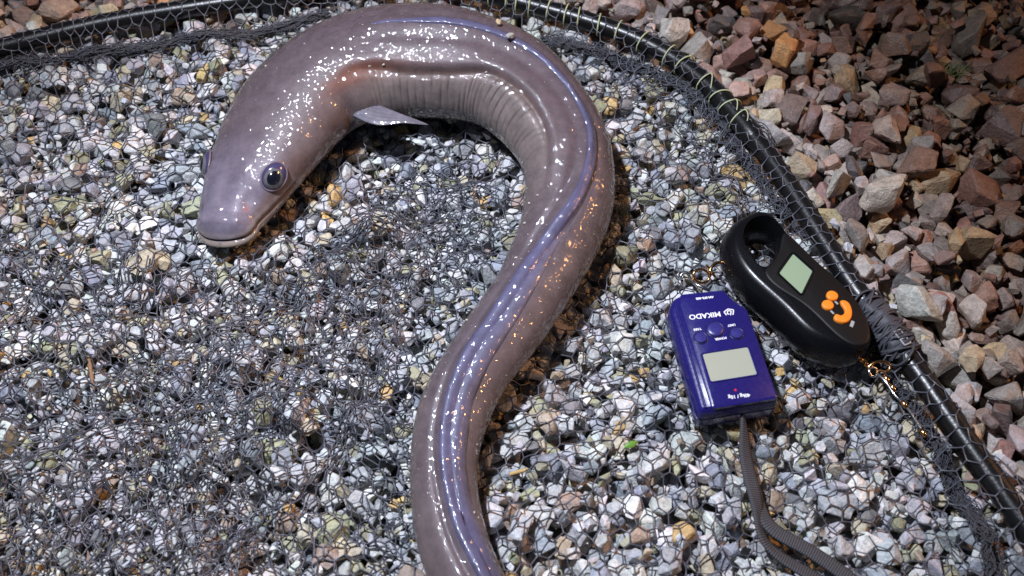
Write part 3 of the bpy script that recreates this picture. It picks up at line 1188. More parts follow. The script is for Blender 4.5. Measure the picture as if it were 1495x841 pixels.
# cheeks, brow, jaw
def bump(s0, t0, ws, wt, h):
    return h * np.exp(-((SS - s0) / ws) ** 2 - (wrap(TH - t0) / wt) ** 2)
SE = ch[5]
for sg in (-1, 1):
    rad_add += bump(SE, sg * 0.92, 0.014, 0.30, 0.0022)
    rad_add += bump(SE + 0.045, sg * 1.3, 0.03, 0.5, 0.0020)
    rad_add += bump(SE - 0.028, sg * 0.75, 0.012, 0.25, -0.0016)
    rad_add += bump(ch[1] + 0.008, sg * 0.55, 0.004, 0.18, 0.0016)
    rad_add += bump(ch[8] + 0.012, sg * 1.45, 0.012, 0.35, -0.003)
    rad_add += bump(ch[8] - 0.012, sg * 1.45, 0.016, 0.5, 0.0025)
rad_add += bump(SE - 0.02, 0, 0.02, 0.25, -0.0012)
rad_add += 0.0006 * np.sin(SS * 90 + TH * 2) * np.exp(-(TH / 1.4) ** 2) * back_on
q = np.hypot(ey, ez) + 1e-9
k = np.maximum(0.05, (q + rad_add * np.clip(Rr / 0.02, 0, 1)[:, None]) / q)
ey, ez = ey * k, ez * k
# mouth: a slit round the snout, lower jaw a little shorter than the upper
jaw_s = np.clip((SE + 0.012 - SS) / 0.012, 0, 1)
zm = 0.0015 - 0.0035 * np.clip(SS / SE, 0, 1)
dm = (ez - zm)
slit = np.exp(-(dm / 0.0009) ** 2) * jaw_s
lowlip = np.clip(-dm / 0.002, 0, 1) * jaw_s
uplip = np.exp(-((dm - 0.0035) / 0.0022) ** 2) * jaw_s
sh = 1 - 0.085 * slit + 0.03 * np.exp(-((dm + 0.0040) / 0.0030) ** 2) * jaw_s + 0.025 * uplip
ey *= sh
cr, sr = np.cos(roll)[:, None], np.sin(roll)[:, None]
oy = ey * cr + ez * sr
oz = -ey * sr + ez * cr
EV = Cc[:, None] + oy[..., None] * Lf[:, None] + oz[..., None] * Up[:, None]
EV -= T[:, None] * ((0.0026 * slit - 0.0030 * np.exp(-((dm + 0.0040) / 0.0030) ** 2) * jaw_s) * np.clip(1 - SS / 0.02, 0, 1))[..., None] * -1
# the body settles on the stones
zf = EEL_G + 0.0005
flatw = 0.012
zz = EV[..., 2]
EV[..., 2] = zf + np.where(zz - zf > flatw, zz - zf, flatw * np.exp((zz - zf - flatw) / flatw)) - 0.002
# colours of the skin
def mixc(a, b, f):
    return a * (1 - f[..., None]) + b * f[..., None]
cb = np.ones((N_R, N_S, 3))
back_c = np.array([0.108, 0.080, 0.092])
flank_c = np.array([0.148, 0.112, 0.113])
belly_c = np.array([0.225, 0.182, 0.165])
ab = np.abs(TH)
cb[:] = back_c
cb = mixc(cb, flank_c, np.clip((ab - 0.35) / 0.7, 0, 1))
cb = mixc(cb, np.array([0.22, 0.175, 0.16]), np.clip((ab - 1.5) / 0.8, 0, 1))
cb = mixc(cb, belly_c, np.clip(below * bel, 0, 1) * 0.62)
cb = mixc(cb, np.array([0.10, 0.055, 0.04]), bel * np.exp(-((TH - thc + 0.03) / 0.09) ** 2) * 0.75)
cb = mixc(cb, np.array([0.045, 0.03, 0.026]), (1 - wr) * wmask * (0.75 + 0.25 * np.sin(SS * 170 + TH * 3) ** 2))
headm = np.clip((SE + 0.03 - SS) / 0.05, 0, 1)
cb = mixc(cb, np.array([0.175, 0.150, 0.20]), headm * np.clip((1.5 - ab) / 0.5, 0, 1) * 0.85)
cb = mixc(cb, np.array([0.22, 0.175, 0.175]), headm * np.clip((ab - 1.0) / 0.4, 0, 1) * 0.8)
cb = mixc(cb, np.array([0.30, 0.25, 0.205]), lowlip * (0.55 + 0.35 * np.clip(1 - SS / 0.05, 0, 1)))
cb = mixc(cb, np.array([0.33, 0.27, 0.25]), uplip * 0.5)
cb = mixc(cb, np.array([0.05, 0.03, 0.03]), slit * 0.5)
def patch(s0, t0, ws, wt, c, k):
    global cb
    cb = mixc(cb, np.array(c), k * np.exp(-((SS - s0) / ws) ** 2 - (wrap(TH - t0) / wt) ** 2))
patch(ch[8] + 0.03, -0.85, 0.035, 0.16, (0.17, 0.06, 0.035), 0.8)
patch(ch[9] + 0.02, -0.72, 0.05, 0.10, (0.16, 0.055, 0.03), 0.7)
patch(ch[7] + 0.012, -1.35, 0.012, 0.35, (0.10, 0.05, 0.04), 0.65)
patch(ch[8] - 0.004, -1.5, 0.012, 0.3, (0.12, 0.06, 0.04), 0.6)
patch(SE + 0.018, -1.35, 0.012, 0.25, (0.17, 0.09, 0.07), 0.55)
patch(SE - 0.018, -1.35, 0.014, 0.25, (0.15, 0.10, 0.09), 0.5)
patch(SE - 0.036, 0.8, 0.004, 0.10, (0.08, 0.04, 0.05), 0.7)
patch(SE - 0.036, -0.8, 0.004, 0.10, (0.30, 0.08, 0.05), 0.7)
cb *= np.array([0.83, 0.82, 0.83])
i = np.arange(N_R - 1)
j = np.arange(N_S)
F = np.stack([i[:, None] * N_S + j, i[:, None] * N_S + (j + 1) % N_S, (i[:, None] + 1) * N_S + (j + 1) % N_S, (i[:, None] + 1) * N_S + j], -1).reshape(-1, 4)
eel = empty('eel', (float(Cc[360][0]), float(Cc[360][1]), 0.0))
tag(eel, 'wet purple brown eel curled in an s shape on the landing net', 'eel')
EO = np.array(eel.location)
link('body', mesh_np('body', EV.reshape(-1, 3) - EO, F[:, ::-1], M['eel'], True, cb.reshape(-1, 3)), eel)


def surf(si, a, lift=0.0):
    """point and outward normal on the skin at ring si and angle a"""
    jf = (a % (2 * math.pi)) / (2 * math.pi) * N_S
    j0 = int(jf) % N_S
    f = jf - int(jf)
    p = EV[si, j0] * (1 - f) + EV[si, (j0 + 1) % N_S] * f
    tj = EV[si, (j0 + 2) % N_S] - EV[si, j0 - 1]
    ti = EV[min(si + 2, N_R - 1), j0] - EV[max(si - 2, 0), j0]
    n = np.cross(tj, ti)
    n /= np.linalg.norm(n) + 1e-12
    if n @ (p - Cc[si]) < 0:
        n = -n
    return p + n * lift, n


def ring_at(s):
    return int(np.argmin(np.abs(us - s)))


# dorsal fin: a low flap folded over to the outer side
fi0 = ring_at(ch[10] - 0.01)
rows, cols_ = [], []
ks = 13
for si in range(fi0, N_R - 6, 2):
    s = us[si]
    grow = min(1.0, (s - us[fi0]) / 0.06)
    late = np.clip((s - ch[15]) / 0.10, 0, 1)
    wid = (0.0085 + 0.0035 * late) * grow + 0.002
    wid *= 1 + 0.55 * late * np.clip((s - ch[16]) / 0.1, 0, 1)
    wid = min(wid, Rr[si] * 0.9)
    prof_t = np.linspace(0, 1, ks)
    row = []
    for m_, tt in enumerate(prof_t):
        a = (tt - 0.12) * wid / Rr[si]
        h = 0.0002 + (0.0028 + 0.0012 * late) * grow * math.sin(math.pi * min(1, tt * 1.02)) ** 0.6 * (1 - 0.45 * tt)
        h += 0.00030 * math.sin(tt * 9 + s * 30) * grow + 0.00025 * math.sin(s * 160 + tt * 4) * grow
        p, n = surf(si, a, h if 0 < m_ < ks - 1 else -0.0006)
        row.append(p)
    rows.append(row)
    edge = np.linspace(0, 1, ks)
    c = mixc(np.tile(np.array([0.080, 0.076, 0.145]), (ks, 1)), np.array([0.135, 0.112, 0.135]), np.clip((edge - 0.5) * 1.6, 0, 1))
    c = mixc(c, np.array([0.06, 0.05, 0.09]), np.clip((0.14 - edge) / 0.14, 0, 1) * 0.8 + np.clip((edge - 0.93) / 0.07, 0, 1) * 0.6)
    cols_.append(c)
rows = np.array(rows)
nr = len(rows)
i = np.arange(nr - 1)
j = np.arange(ks - 1)
F = np.stack([i[:, None] * ks + j, i[:, None] * ks + j + 1, (i[:, None] + 1) * ks + j + 1, (i[:, None] + 1) * ks + j], -1).reshape(-1, 4)
link('dorsal_fin', mesh_np('dorsal_fin', rows.reshape(-1, 3) - EO, F[:, ::-1], M['fin'], True, np.array(cols_).reshape(-1, 3)), eel)

# pectoral fin on the inner side, behind the gills, and its twin on the far side
for sg in (-1, 1):
    if sg < 0:
        cand_ = [(np.hypot(*(np.array(project(EV[i_, j_])) - (526, 166))), i_, j_) for i_ in range(ring_at(ch[7]), ring_at(ch[10])) for j_ in range(70, 118)
                 if (EV[i_, j_] - Cc[i_]) @ (CAM - EV[i_, j_]) > 0]
        _, si, jj_ = min(cand_)
        b0, n0 = surf(si, th[jj_])
        ctr = b0 - n0 * 0.001
        tip = at(623, 178, float(b0[2]) - 0.004)
        rt, rb = at(524, 148, b0[2]), at(532, 186, b0[2])
        side = (rt - rb) / 2 * 0.95
        tip = tip + n0 * 0.006
    else:
        si = ring_at(ch[8] + 0.032)
        b0, n0 = surf(si, sg * 1.50)
        ctr = b0 - n0 * 0.002
        tip = ctr + T[si] * 0.05 + n0 * 0.012 + np.array([0, 0, -0.012])
        side = np.array([0, 0, 0.010])
    ax = tip - ctr
    ctr = ctr - ax * 0.16
    nrm = np.cross(ax, side)
    nrm /= np.linalg.norm(nrm)
    nu, nv = 24, 14
    Vt, Ct = [], []
    for side_s in (1, -1):
        for u in np.linspace(0, 1, nu):
            w = (1 - u) ** 0.8 * (0.85 + 0.35 * math.sin(math.pi * min(1, u * 1.5)))
            for v in np.linspace(-1, 1, nv):
                th_ = 0.0032 * (1 - u) ** 0.7 * math.sqrt(max(0, 1 - v * v)) + 0.0004 * math.sin(v * 18) * (1 - u) + 0.0001
                p = ctr + ax * 1.16 * (u ** 0.95) + side * w * (v - 0.15 * u) + nrm * (side_s * th_ + 0.004 * math.sin(u * 2.6)) - n0 * 0.010 * max(0.0, 1 - u / 0.35) ** 1.5
                Vt.append(p)
                f = 0.5 + 0.5 * v
                Ct.append(np.array([0.14, 0.13, 0.165]) * (0.75 + 0.35 * f) * (1 - 0.25 * math.cos(v * 18)))
    Vt = np.array(Vt)
    i = np.arange(nu - 1)
    j = np.arange(nv - 1)
    F1 = np.stack([i[:, None] * nv + j, i[:, None] * nv + j + 1, (i[:, None] + 1) * nv + j + 1, (i[:, None] + 1) * nv + j], -1).reshape(-1, 4)
    F = np.concatenate([F1, F1[:, ::-1] + nu * nv])
    link('pectoral_fin', mesh_np('pectoral_fin', Vt - EO, F, M['fin'], True, np.array(Ct)), eel)

# eyes
def disc_dome(name, r, h, mat, parent, mtx, off, seg=32, rings=8, oval=1.0):
    bm = bmesh.new()
    prev = None
    top = bm.verts.new((0, 0, h))
    for i in range(1, rings + 1):
        a = i / rings * math.pi / 2
        ring = [bm.verts.new((math.sin(a) * r * oval * math.cos(k * 2 * math.pi / seg), math.sin(a) * r * math.sin(k * 2 * math.pi / seg), math.cos(a) * h)) for k in range(seg)]
        for k in range(seg):
            if prev:
                bm.faces.new((prev[k], ring[k], ring[(k + 1) % seg], prev[(k + 1) % seg]))
            else:
                bm.faces.new((top, ring[k], ring[(k + 1) % seg]))
        prev = ring
    bm.faces.new(prev[::-1])
    bm.transform(Matrix.Translation((0, 0, off)))
    bm.transform(mtx)
    return from_bm(name, bm, mat, parent)


for sg in (-1, 1):
    si = ring_at(SE - 0.001)
    p, n = surf(si, sg * (0.98 if sg < 0 else 1.0), -0.0012)
    n = n + np.array([0, -0.15, 0.12])
    n /= np.linalg.norm(n)
    tx = -T[si] - n * float((-T[si]) @ n)
    tx /= np.linalg.norm(tx)
    ty = np.cross(n, tx)
    mt = Matrix((tuple(tx), tuple(ty), tuple(n))).transposed().to_4x4()
    mt.translation = Vector(p - EO)
    e = disc_dome('eye', 0.0090, 0.0048, M['eyerim'], eel, mt, 0, oval=1.28)
    ir = disc_dome('iris', 0.0074, 0.0048, M['iris'], e, mt @ Matrix.Translation((0.0012, 0, 0)), 0.0014, oval=1.22)
    disc_dome('pupil', 0.0056, 0.0029, M['pupil'], e, mt @ Matrix.Translation((0.0014, 0, 0)), 0.0036, oval=1.22)
    # skin fold round the eye
    a = np.linspace(0, 2 * math.pi, 40, endpoint=False)
    P = np.stack([np.cos(a) * 0.0093 * 1.28, np.sin(a) * 0.0093, np.full(40, 0.0004)], 1)
    Pw = np.array([(mt @ Vector(q_))[:] for q_ in P])
    V, F = tube(Pw, 0.0009, 8, closed=True)
    link('eyelid', mesh_np('eyelid', V, F, M['fin'], True, np.tile([0.13, 0.10, 0.125], (len(V), 1))), e)

# grit sticking to the slime
parts = []
rg = np.random.default_rng(3)
for k_ in range(170):
    s_ = rg.uniform(ch[5], ch[24])
    si = ring_at(s_)
    a = rg.normal(0, 0.8)
    if abs(a) > 1.5:
        continue
    p, n = surf(si, a, 0.0003)
    V, F = low[rg.integers(len(low))]
    r = 0.0003 + 0.0010 * rg.random() ** 4
    parts.append((V * r + p, F))
V, F = merge(parts)
gt = link('grit', mesh_np('grit', V, F, M['gravel'], False, np.tile([0.55, 0.52, 0.46], (len(V), 1))))
tag(gt, 'tiny pale sand grains stuck to the slimy back of the eel', 'grit', kind='stuff')
for x, y, r, c, lab in ((743, 58, 0.0042, (0.33, 0.33, 0.31), 'small grey pebble stuck on the back fin of the eel'),
                        (726, 38, 0.0030, (0.50, 0.38, 0.24), 'tiny tan pebble stuck on the back of the eel')):
    best = min(((np.hypot(*(np.array(project(EV[si, jj])) - (x, y))), si, jj) for si in range(ring_at(ch[10]), ring_at(ch[14])) for jj in list(range(0, 24)) + list(range(104, 128))), key=lambda q_: q_[0])
    p, n = surf(best[1], th[best[2]], r * 0.5 + 0.0022)
    V, F = fine[7 if r > .0035 else 9]
    o = link('pebble', mesh_np('pebble', V * r, F, M['stone'], True), loc=p)
    o.color = (*c, 1)
    tag(o, lab, 'pebble')


# ------------------------------------------------------------------ blue digital scale
def loft(levels, cap=True):
    """levels: list of (N,3) loops"""
    bm = bmesh.new()
    loops = [[bm.verts.new(tuple(p)) for p in lv] for lv in levels]
    n = len(loops[0])
    for a, b in zip(loops, loops[1:]):
        for k in range(n):
            bm.faces.new((a[k], a[(k + 1) % n], b[(k + 1) % n], b[k]))
    if cap:
        bm.faces.new(loops[0][::-1])
        bm.faces.new(loops[-1])
    return bm


def inset(P, d):
    """closed 2-D loop (counter-clockwise), moved inwards by d"""
    P = np.asarray(P, float)
    a = P - np.roll(P, 1, 0)
    b = np.roll(P, -1, 0) - P
    a /= np.linalg.norm(a, axis=1, keepdims=True) + 1e-12
    b /= np.linalg.norm(b, axis=1, keepdims=True) + 1e-12
    na, nb = np.stack([-a[:, 1], a[:, 0]], 1), np.stack([-b[:, 1], b[:, 0]], 1)
    m = na + nb
    m /= np.linalg.norm(m, axis=1, keepdims=True) + 1e-12
    return P + m * (d / np.maximum(0.5, (m * na).sum(1)))[:, None]


def rounded(poly, r, seg=5):
    out = []
    n = len(poly)
    for i in range(n):
        p0, p, p2 = (np.array(poly[k % n], float) for k in (i - 1, i, i + 1))
        u, v = p0 - p, p2 - p
        lu, lv = np.linalg.norm(u), np.linalg.norm(v)
        u, v = u / lu, v / lv
        rr = min(r[i] if isinstance(r, (list, tuple)) else r, lu * 0.45, lv * 0.45)
        a, b = p + u * rr, p + v * rr
        for t in np.linspace(0, 1, seg):
            out.append((1 - t) ** 2 * a + 2 * t * (1 - t) * p + t * t * b)
    return np.array(out)


def lv(P, z):
    return np.c_[P, np.full(len(P), z)]


def text_part(s, size, mat, parent, loc, rz=0.0, name='lettering', bold=0.0, sx=1.0):
    cu = bpy.data.curves.new(name, 'FONT')
    cu.body = s
    cu.size = size
    cu.align_x = 'CENTER'
    cu.align_y = 'CENTER'
    cu.extrude = 0.00008
    cu.offset = bold
    cu.resolution_u = 4
    tmp = bpy.data.objects.new(name, cu)
    COL.objects.link(tmp)
    dg = bpy.context.evaluated_depsgraph_get()
    me = bpy.data.meshes.new_from_object(tmp.evaluated_get(dg))
    bpy.data.objects.remove(tmp)
    me.materials.clear()
    me.materials.append(mat)
    o = link(name, me, parent, loc)
    o.rotation_euler = (0, 0, rz)
    o.scale = (sx, 1, 1)
    return o


BZ = 0.004
blue = empty('digital_scale', (BLUE_C[0], BLUE_C[1], BZ))
blue.rotation_euler = (R(2), R(3), R(180 + 8.5))
tag(blue, 'dark blue digital fishing scale with white lettering and a grey display', 'scale')
# reading direction: +y is the end with the strap
out = [(-0.0285, 0.050), (-0.0285, -0.026), (-0.0215, -0.034), (-0.0165, -0.046), (0.0215, -0.049), (0.029, -0.038), (0.029, 0.050)]
O = rounded(out, [0.005, 0.004, 0.004, 0.006, 0.006, 0.006, 0.005])
HB = 0.025
bm = loft([lv(inset(O, 0.003), 0), lv(inset(O, 0.0006), 0.0022), lv(O, 0.005), lv(O, 0.013), lv(inset(O, 0.0009), 0.0134), lv(inset(O, 0.0009), 0.0142),
           lv(O, 0.0146), lv(inset(O, 0.0008), HB - 0.0045), lv(inset(O, 0.0022), HB - 0.0016), lv(inset(O, 0.0042), HB - 0.0004)])
from_bm('case', bm, M['blue'], blue, 40)
fp = [(-0.0268, 0.0482), (-0.0268, -0.026), (-0.020, -0.0335), (-0.015, -0.045), (0.0175, -0.0470), (0.0195, -0.040), (0.0195, 0.0482)]
FPn = rounded(fp, 0.003)
bm = loft([lv(FPn, HB - 0.003), lv(FPn, HB + 0.0004), lv(inset(FPn, 0.0012), HB + 0.0012)])
# crowned front panel
face = from_bm('front_panel', bm, M['blue'], blue, 50)
ZF = HB + 0.0012
# display: recess frame and pane
lc = rounded([(-0.0185, 0.0055), (0.0150, 0.0055), (0.0150, 0.0285), (-0.0185, 0.0285)], 0.0018)
bm = bmesh.new()
lo = [[bm.verts.new(tuple(p)) for p in L_] for L_ in (lv(inset(lc, -0.0012), ZF - 0.0002), lv(inset(lc, -0.0006), ZF + 0.0007), lv(lc, ZF + 0.0007), lv(inset(lc, 0.0008), ZF - 0.0004))]
n = len(lc)
for a, b in zip(lo, lo[1:]):
    for k in range(n):
        bm.faces.new((a[k], a[(k + 1) % n], b[(k + 1) % n], b[k]))
disp = from_bm('display_frame', bm, M['blue'], blue, 40)
bm = loft([lv(inset(lc, 0.0003), ZF - 0.0010), lv(inset(lc, 0.0003), ZF + 0.0001)])
from_bm('display', bm, M['lcd'], disp, 40)
# buttons in ring recesses
for x, y, r in ((0.0125, -0.0075, 0.0044), (0.0005, -0.0125, 0.0058), (-0.0135, -0.0065, 0.0044)):
    bm = bmesh.new()
    prof = [(r, -0.001), (r, 0.0008), (r * 0.9, 0.0013), (r * 0.5, 0.0015), (0.0002, 0.00155)]
    loops = [[bm.verts.new((x + q_ * math.cos(k * math.pi / 14), y + q_ * math.sin(k * math.pi / 14), ZF + h)) for k in range(28)] for q_, h in prof]
    for a, b in zip(loops, loops[1:]):
        for k in range(28):
            bm.faces.new((a[k], a[(k + 1) % 28], b[(k + 1) % 28], b[k]))
    bm.faces.new(loops[-1])
    bt = from_bm('button', bm, M['blue_button'], blue, 40)
    a = np.linspace(0, 2 * math.pi, 30, endpoint=False)
    V, F = tube(np.c_[x + np.cos(a) * (r + 0.0006), y + np.sin(a) * (r + 0.0006), np.full(30, ZF + 0.0001)], 0.0004, 6, closed=True)
    link('recess', mesh_np('recess', V, F, M['gasket'], True), bt)
zt = ZF + 0.00012
text_part('MIKADO', 0.0058, M['white'], blue, (0.0045, -0.0255, zt), R(-3), bold=0.00012, sx=1.02)
text_part('TARE', 0.0024, M['white'], blue, (0.0128, -0.0150, zt), bold=0.0001)
text_part('UNIT', 0.0024, M['white'], blue, (-0.0120, -0.0140, zt), bold=0.0001)
text_part('POWER', 0.0024, M['white'], blue, (-0.0015, -0.0045, zt), bold=0.0001)
text_part('AM-SFS-40B', 0.0026, M['white'], blue, (0.0005, -0.0405, zt), R(-3), bold=0.0001)
text_part('40kg / 10g', 0.0036, M['white'], blue, (-0.0012, 0.0425, zt), R(-3), bold=0.0001)
# red mark
bm = bmesh.new()
vs = []
for k in range(12):
    a = k * math.pi / 6
    rr = 0.0013 if k % 2 == 0 else 0.0006
    vs.append((math.cos(a) * rr, 0.0375 + math.sin(a) * rr))
bm = loft([lv(np.array(vs), ZF - 0.0003), lv(np.array(vs), zt + 0.0001)])
from_bm('red_mark', bm, M['red'], blue, 30)
# emblem: nested chevrons left of the word, as bars
def bar2(p, q_, w):
    p, q_ = np.array(p), np.array(q_)
    d = (q_ - p) / np.linalg.norm(q_ - p)
    nn = np.array([-d[1], d[0]]) * w / 2
    return np.array([p - nn, q_ - nn, q_ + nn, p + nn])
bm = bmesh.new()
ex, ey_ = -0.0135, -0.0245
for pa, pb in (((-0.0036, -0.0018), (-0.0020, 0.0022)), ((-0.0036, -0.0018), (0.0, -0.0034)), ((0.0, -0.0034), (0.0036, -0.0014)), ((-0.0016, -0.0012), (-0.0002, 0.0022)),
               ((-0.0016, -0.0012), (0.0006, -0.0020)), ((0.0006, -0.0020), (0.0018, 0.0006)), ((0.0018, 0.0006), (0.0004, 0.0012)), ((0.0036, -0.0014), (0.0026, 0.0016))):
    L2 = bar2((ex + pa[0], ey_ + pa[1]), (ex + pb[0], ey_ + pb[1]), 0.0008)
    lo = [[bm.verts.new((p[0], p[1], z_)) for p in L2] for z_ in (ZF - 0.0003, zt + 0.0001)]
    bm.faces.new(lo[1])
    for k in range(4):
        bm.faces.new((lo[0][k], lo[0][(k + 1) % 4], lo[1][(k + 1) % 4], lo[1][k]))
from_bm('emblem', bm, M['white'], blue, smooth=False)
# ridge along the long side
V, F = tube(np.array([(0.0225, -0.038, HB - 0.0002), (0.0228, 0.0, HB - 0.0002), (0.0230, 0.0465, HB - 0.0002)]), 0.0009, 8)
link('side_ridge', mesh_np('side_ridge', V, F, M['blue'], True), blue)

# hook links at the far end
def ring_path(c, r, nrm, oval=1.0, n=28):
    nrm = np.array(nrm, float)
    nrm /= np.linalg.norm(nrm)
    u = np.cross(nrm, [0.3, 0.2, 1.0])
    u /= np.linalg.norm(u)
    v = np.cross(nrm, u)
    a = np.linspace(0, 2 * math.pi, n, endpoint=False)
    return np.array(c) + np.outer(np.cos(a) * r * oval, u) + np.outer(np.sin(a) * r, v)


bo = np.array(blue.location)
Bi = np.array((Matrix.Translation(blue.location) @ blue.rotation_euler.to_matrix().to_4x4()).inverted())


def to_blue(P):
    return np.c_[P, np.ones(len(P))] @ Bi.T[:, :3]


def wire_part(name, P, r, mat, parent, conv, sides=8, closed=False):
    V, F = tube(np.array(P), r, sides, closed)
    return link(name, mesh_np(name, conv(V), F, mat, True), parent)


hk = [at(1036, 424, 0.014), at(1022, 418, 0.015), at(1008, 407, 0.013), at(1000, 398, 0.011), at(994, 402, 0.009), at(996, 410, 0.009)]
wire_part('hook', smooth_path(hk, 40), 0.0013, M['steel'], blue, to_blue)
wire_part('link_ring', ring_path(at(1024, 403, 0.014), 0.0052, (0.2, -0.6, 1.0), 1.25), 0.0011, M['brass'], blue, to_blue, closed=True)
wire_part('link_ring', ring_path(at(1038, 396, 0.014), 0.0046, (0.8, 0.4, 0.5), 1.3), 0.0010, M['brass'], blue, to_blue, closed=True)
wire_part('swivel', smooth_path([at(1036, 404, 0.014), at(1038, 392, 0.017), at(1046, 384, 0.018), at(1054, 383, 0.018)], 16), 0.0013, M['brass'], blue, to_blue)

# strap of woven band
def strap(px, w, lift=0.0, twist=None):
    P = np.array([at(x, y, z)[:3] for x, y, z in px])
    C = smooth_path(P, 110)
    gz = drape(C[:, 0], C[:, 1])
    C[:, 2] = np.maximum(C[:, 2], gz + 0.0028 + lift)
    C[:, 2] = np.convolve(np.pad(C[:, 2], 3, 'edge'), np.ones(7) / 7, 'valid')
    T_ = np.gradient(C, axis=0)
    T_ /= np.linalg.norm(T_, axis=1, keepdims=True)
    S_ = np.cross(T_, [0, 0, 1.0])
    S_ /= np.linalg.norm(S_, axis=1, keepdims=True)
    U_ = np.cross(S_, T_)
    s = np.r_[0, np.cumsum(np.linalg.norm(np.diff(C, axis=0), axis=1))]
    tw = np.interp(s / s[-1], *twist) if twist else np.zeros(len(C))
    A = np.cos(tw)[:, None] * S_ + np.sin(tw)[:, None] * U_
    Bn = np.cross(A, T_)
    wv = np.interp(s, [0, 0.012, 0.03], [0.4, 0.7, 1.0]) * w / 2 if lift == 0 else np.full(len(C), w / 2)
    sec = [(-1, -.5), (-.5, -.6), (0, -.6), (.5, -.6), (1, -.5), (1, .5), (.5, .6), (0, .6), (-.5, .6), (-1, .5)]
    V = np.stack([C + A * (u * wv)[:, None] + Bn * (v * 0.0018) for u, v in sec], 1)
    n, k = V.shape[:2]
    i = np.arange(n - 1)
    j = np.arange(k)
    F = np.stack([i[:, None] * k + j, i[:, None] * k + (j + 1) % k, (i[:, None] + 1) * k + (j + 1) % k, (i[:, None] + 1) * k + j], -1).reshape(-1, 4)
    tint = np.zeros((n, k, 3))
    tint[..., 0] = s[:, None]
    tint[..., 1] = np.array([q_[0] * 0.5 + 0.5 for q_ in sec])[None]
    return mesh_np('strap', to_blue(V.reshape(-1, 3)), F, M['strap'], True, tint.reshape(-1, 3))


link('strap', strap([(1083, 598, 0.016), (1086, 625, 0.013), (1088, 660, 0.010), (1096, 700, 0.010), (1106, 745, 0.010), (1114, 785, 0.009), (1138, 812, 0.008),
                     (1175, 835, 0.008), (1230, 870, 0.008), (1300, 900, 0.008)], 0.0105, 0, ([0, .1, .3, .45, .6, 1], [1.2, .7, .3, .9, .6, 0.2])), blue)
link('strap', strap([(1094, 690, 0.007), (1108, 735, 0.007), (1124, 768, 0.008), (1160, 792, 0.008), (1200, 816, 0.008), (1238, 843, 0.008), (1275, 872, 0.008), (1310, 900, 0.008)],
                    0.0100, 0.0005, ([0, .3, 1], [.9, .25, 0.1])), blue)

# ------------------------------------------------------------------ black scale with a ring grip
KZ = 0.003
black = empty('fish_scale', (BLACK_C[0], BLACK_C[1], KZ))
tag(black, 'black rubber fish scale with ring grip, green display and orange buttons', 'scale')
KO = np.array([BLACK_C[0], BLACK_C[1], KZ])
OL = smooth_path(np.r_[black_out, black_out[:1]] - BLACK_C, 97)[:-1]
ar = 0.5 * np.sum(OL[:, 0] * np.roll(OL[:, 1], -1) - OL[:, 1] * np.roll(OL[:, 0], -1))
if ar < 0:
    OL = OL[::-1]
ZT = 0.0335
levels = []
for k_, (d, z_) in enumerate(((0.011, 0.0), (0.0065, 0.0012), (0.003, 0.005), (0.0006, 0.011), (0.0, 0.016), (0.0008, 0.021), (0.003, 0.0265), (0.0058, 0.0305), (0.0085, ZT - 0.0008), (0.0105, ZT))):
    levels.append(lv(inset(OL, d), z_))
bm = loft(levels)
body = from_bm('case', bm, M['rubber'], black)
hole_px = [(1083, 353), (1088, 334), (1107, 322), (1133, 326), (1149, 342), (1143, 360), (1129, 384), (1113, 395), (1096, 381)]
HT = np.array([at(x, y, 0.031)[:2] for x, y in hole_px]) - BLACK_C
HT = smooth_path(np.r_[HT, HT[:1]], 41)[:-1]
ar = 0.5 * np.sum(HT[:, 0] * np.roll(HT[:, 1], -1) - HT[:, 1] * np.roll(HT[:, 0], -1))
if ar < 0:
    HT = HT[::-1]
hc = HT.mean(0)
bm = loft([lv(hc + (HT - hc) * 1.05, -0.01), lv(hc + (HT - hc) * 0.84, 0.004), lv(hc + (HT - hc) * 0.78, 0.014), lv(hc + (HT - hc) * 0.84, 0.024), lv(hc + (HT - hc) * 1.0, 0.0325), lv(hc + (HT - hc) * 1.18, 0.045)])
cut = from_bm('cutter', bm, M['rubber'])
cut.location = black.location
md = body.modifiers.new('hole', 'BOOLEAN')
md.operation = 'DIFFERENCE'
md.solver = 'EXACT'
md.object = cut
bpy.context.view_layer.update()
dg = bpy.context.evaluated_depsgraph_get()
me = bpy.data.meshes.new_from_object(body.evaluated_get(dg))
body.modifiers.clear()
body.data = me
me.polygons.foreach_set('use_smooth', np.ones(len(me.polygons), bool))
me.set_sharp_from_angle(angle=R(38))
bpy.data.objects.remove(cut)

# face plate
plate_px = [(1140, 352), (1146, 340), (1152, 344), (1182, 373), (1223, 410), (1250, 440), (1265, 466), (1270, 490), (1266, 502), (1252, 506), (1222, 491), (1196, 466), (1171, 444),
            (1146, 428), (1122, 409), (1116, 398), (1128, 382)]
PL = np.array([at(x, y, ZT + KZ)[:2] for x, y in plate_px]) - BLACK_C
PL = smooth_path(np.r_[PL, PL[:1]], 81)[:-1]
ar = 0.5 * np.sum(PL[:, 0] * np.roll(PL[:, 1], -1) - PL[:, 1] * np.roll(PL[:, 0], -1))
if ar < 0:
    PL = PL[::-1]
bm = loft([lv(PL, 0.024), lv(PL, ZT + 0.0004), lv(inset(PL, 0.0006), ZT + 0.0011), lv(inset(PL, 0.002), ZT + 0.0014)])
from_bm('face_plate', bm, M['matte'], black, 45)
ZP = ZT + 0.0014


def kpx(pts):
    return np.array([at(x, y, ZP + KZ)[:2] for x, y in pts]) - BLACK_C


def ccw(P):
    a_ = 0.5 * np.sum(P[:, 0] * np.roll(P[:, 1], -1) - P[:, 1] * np.roll(P[:, 0], -1))
    return P if a_ > 0 else P[::-1]


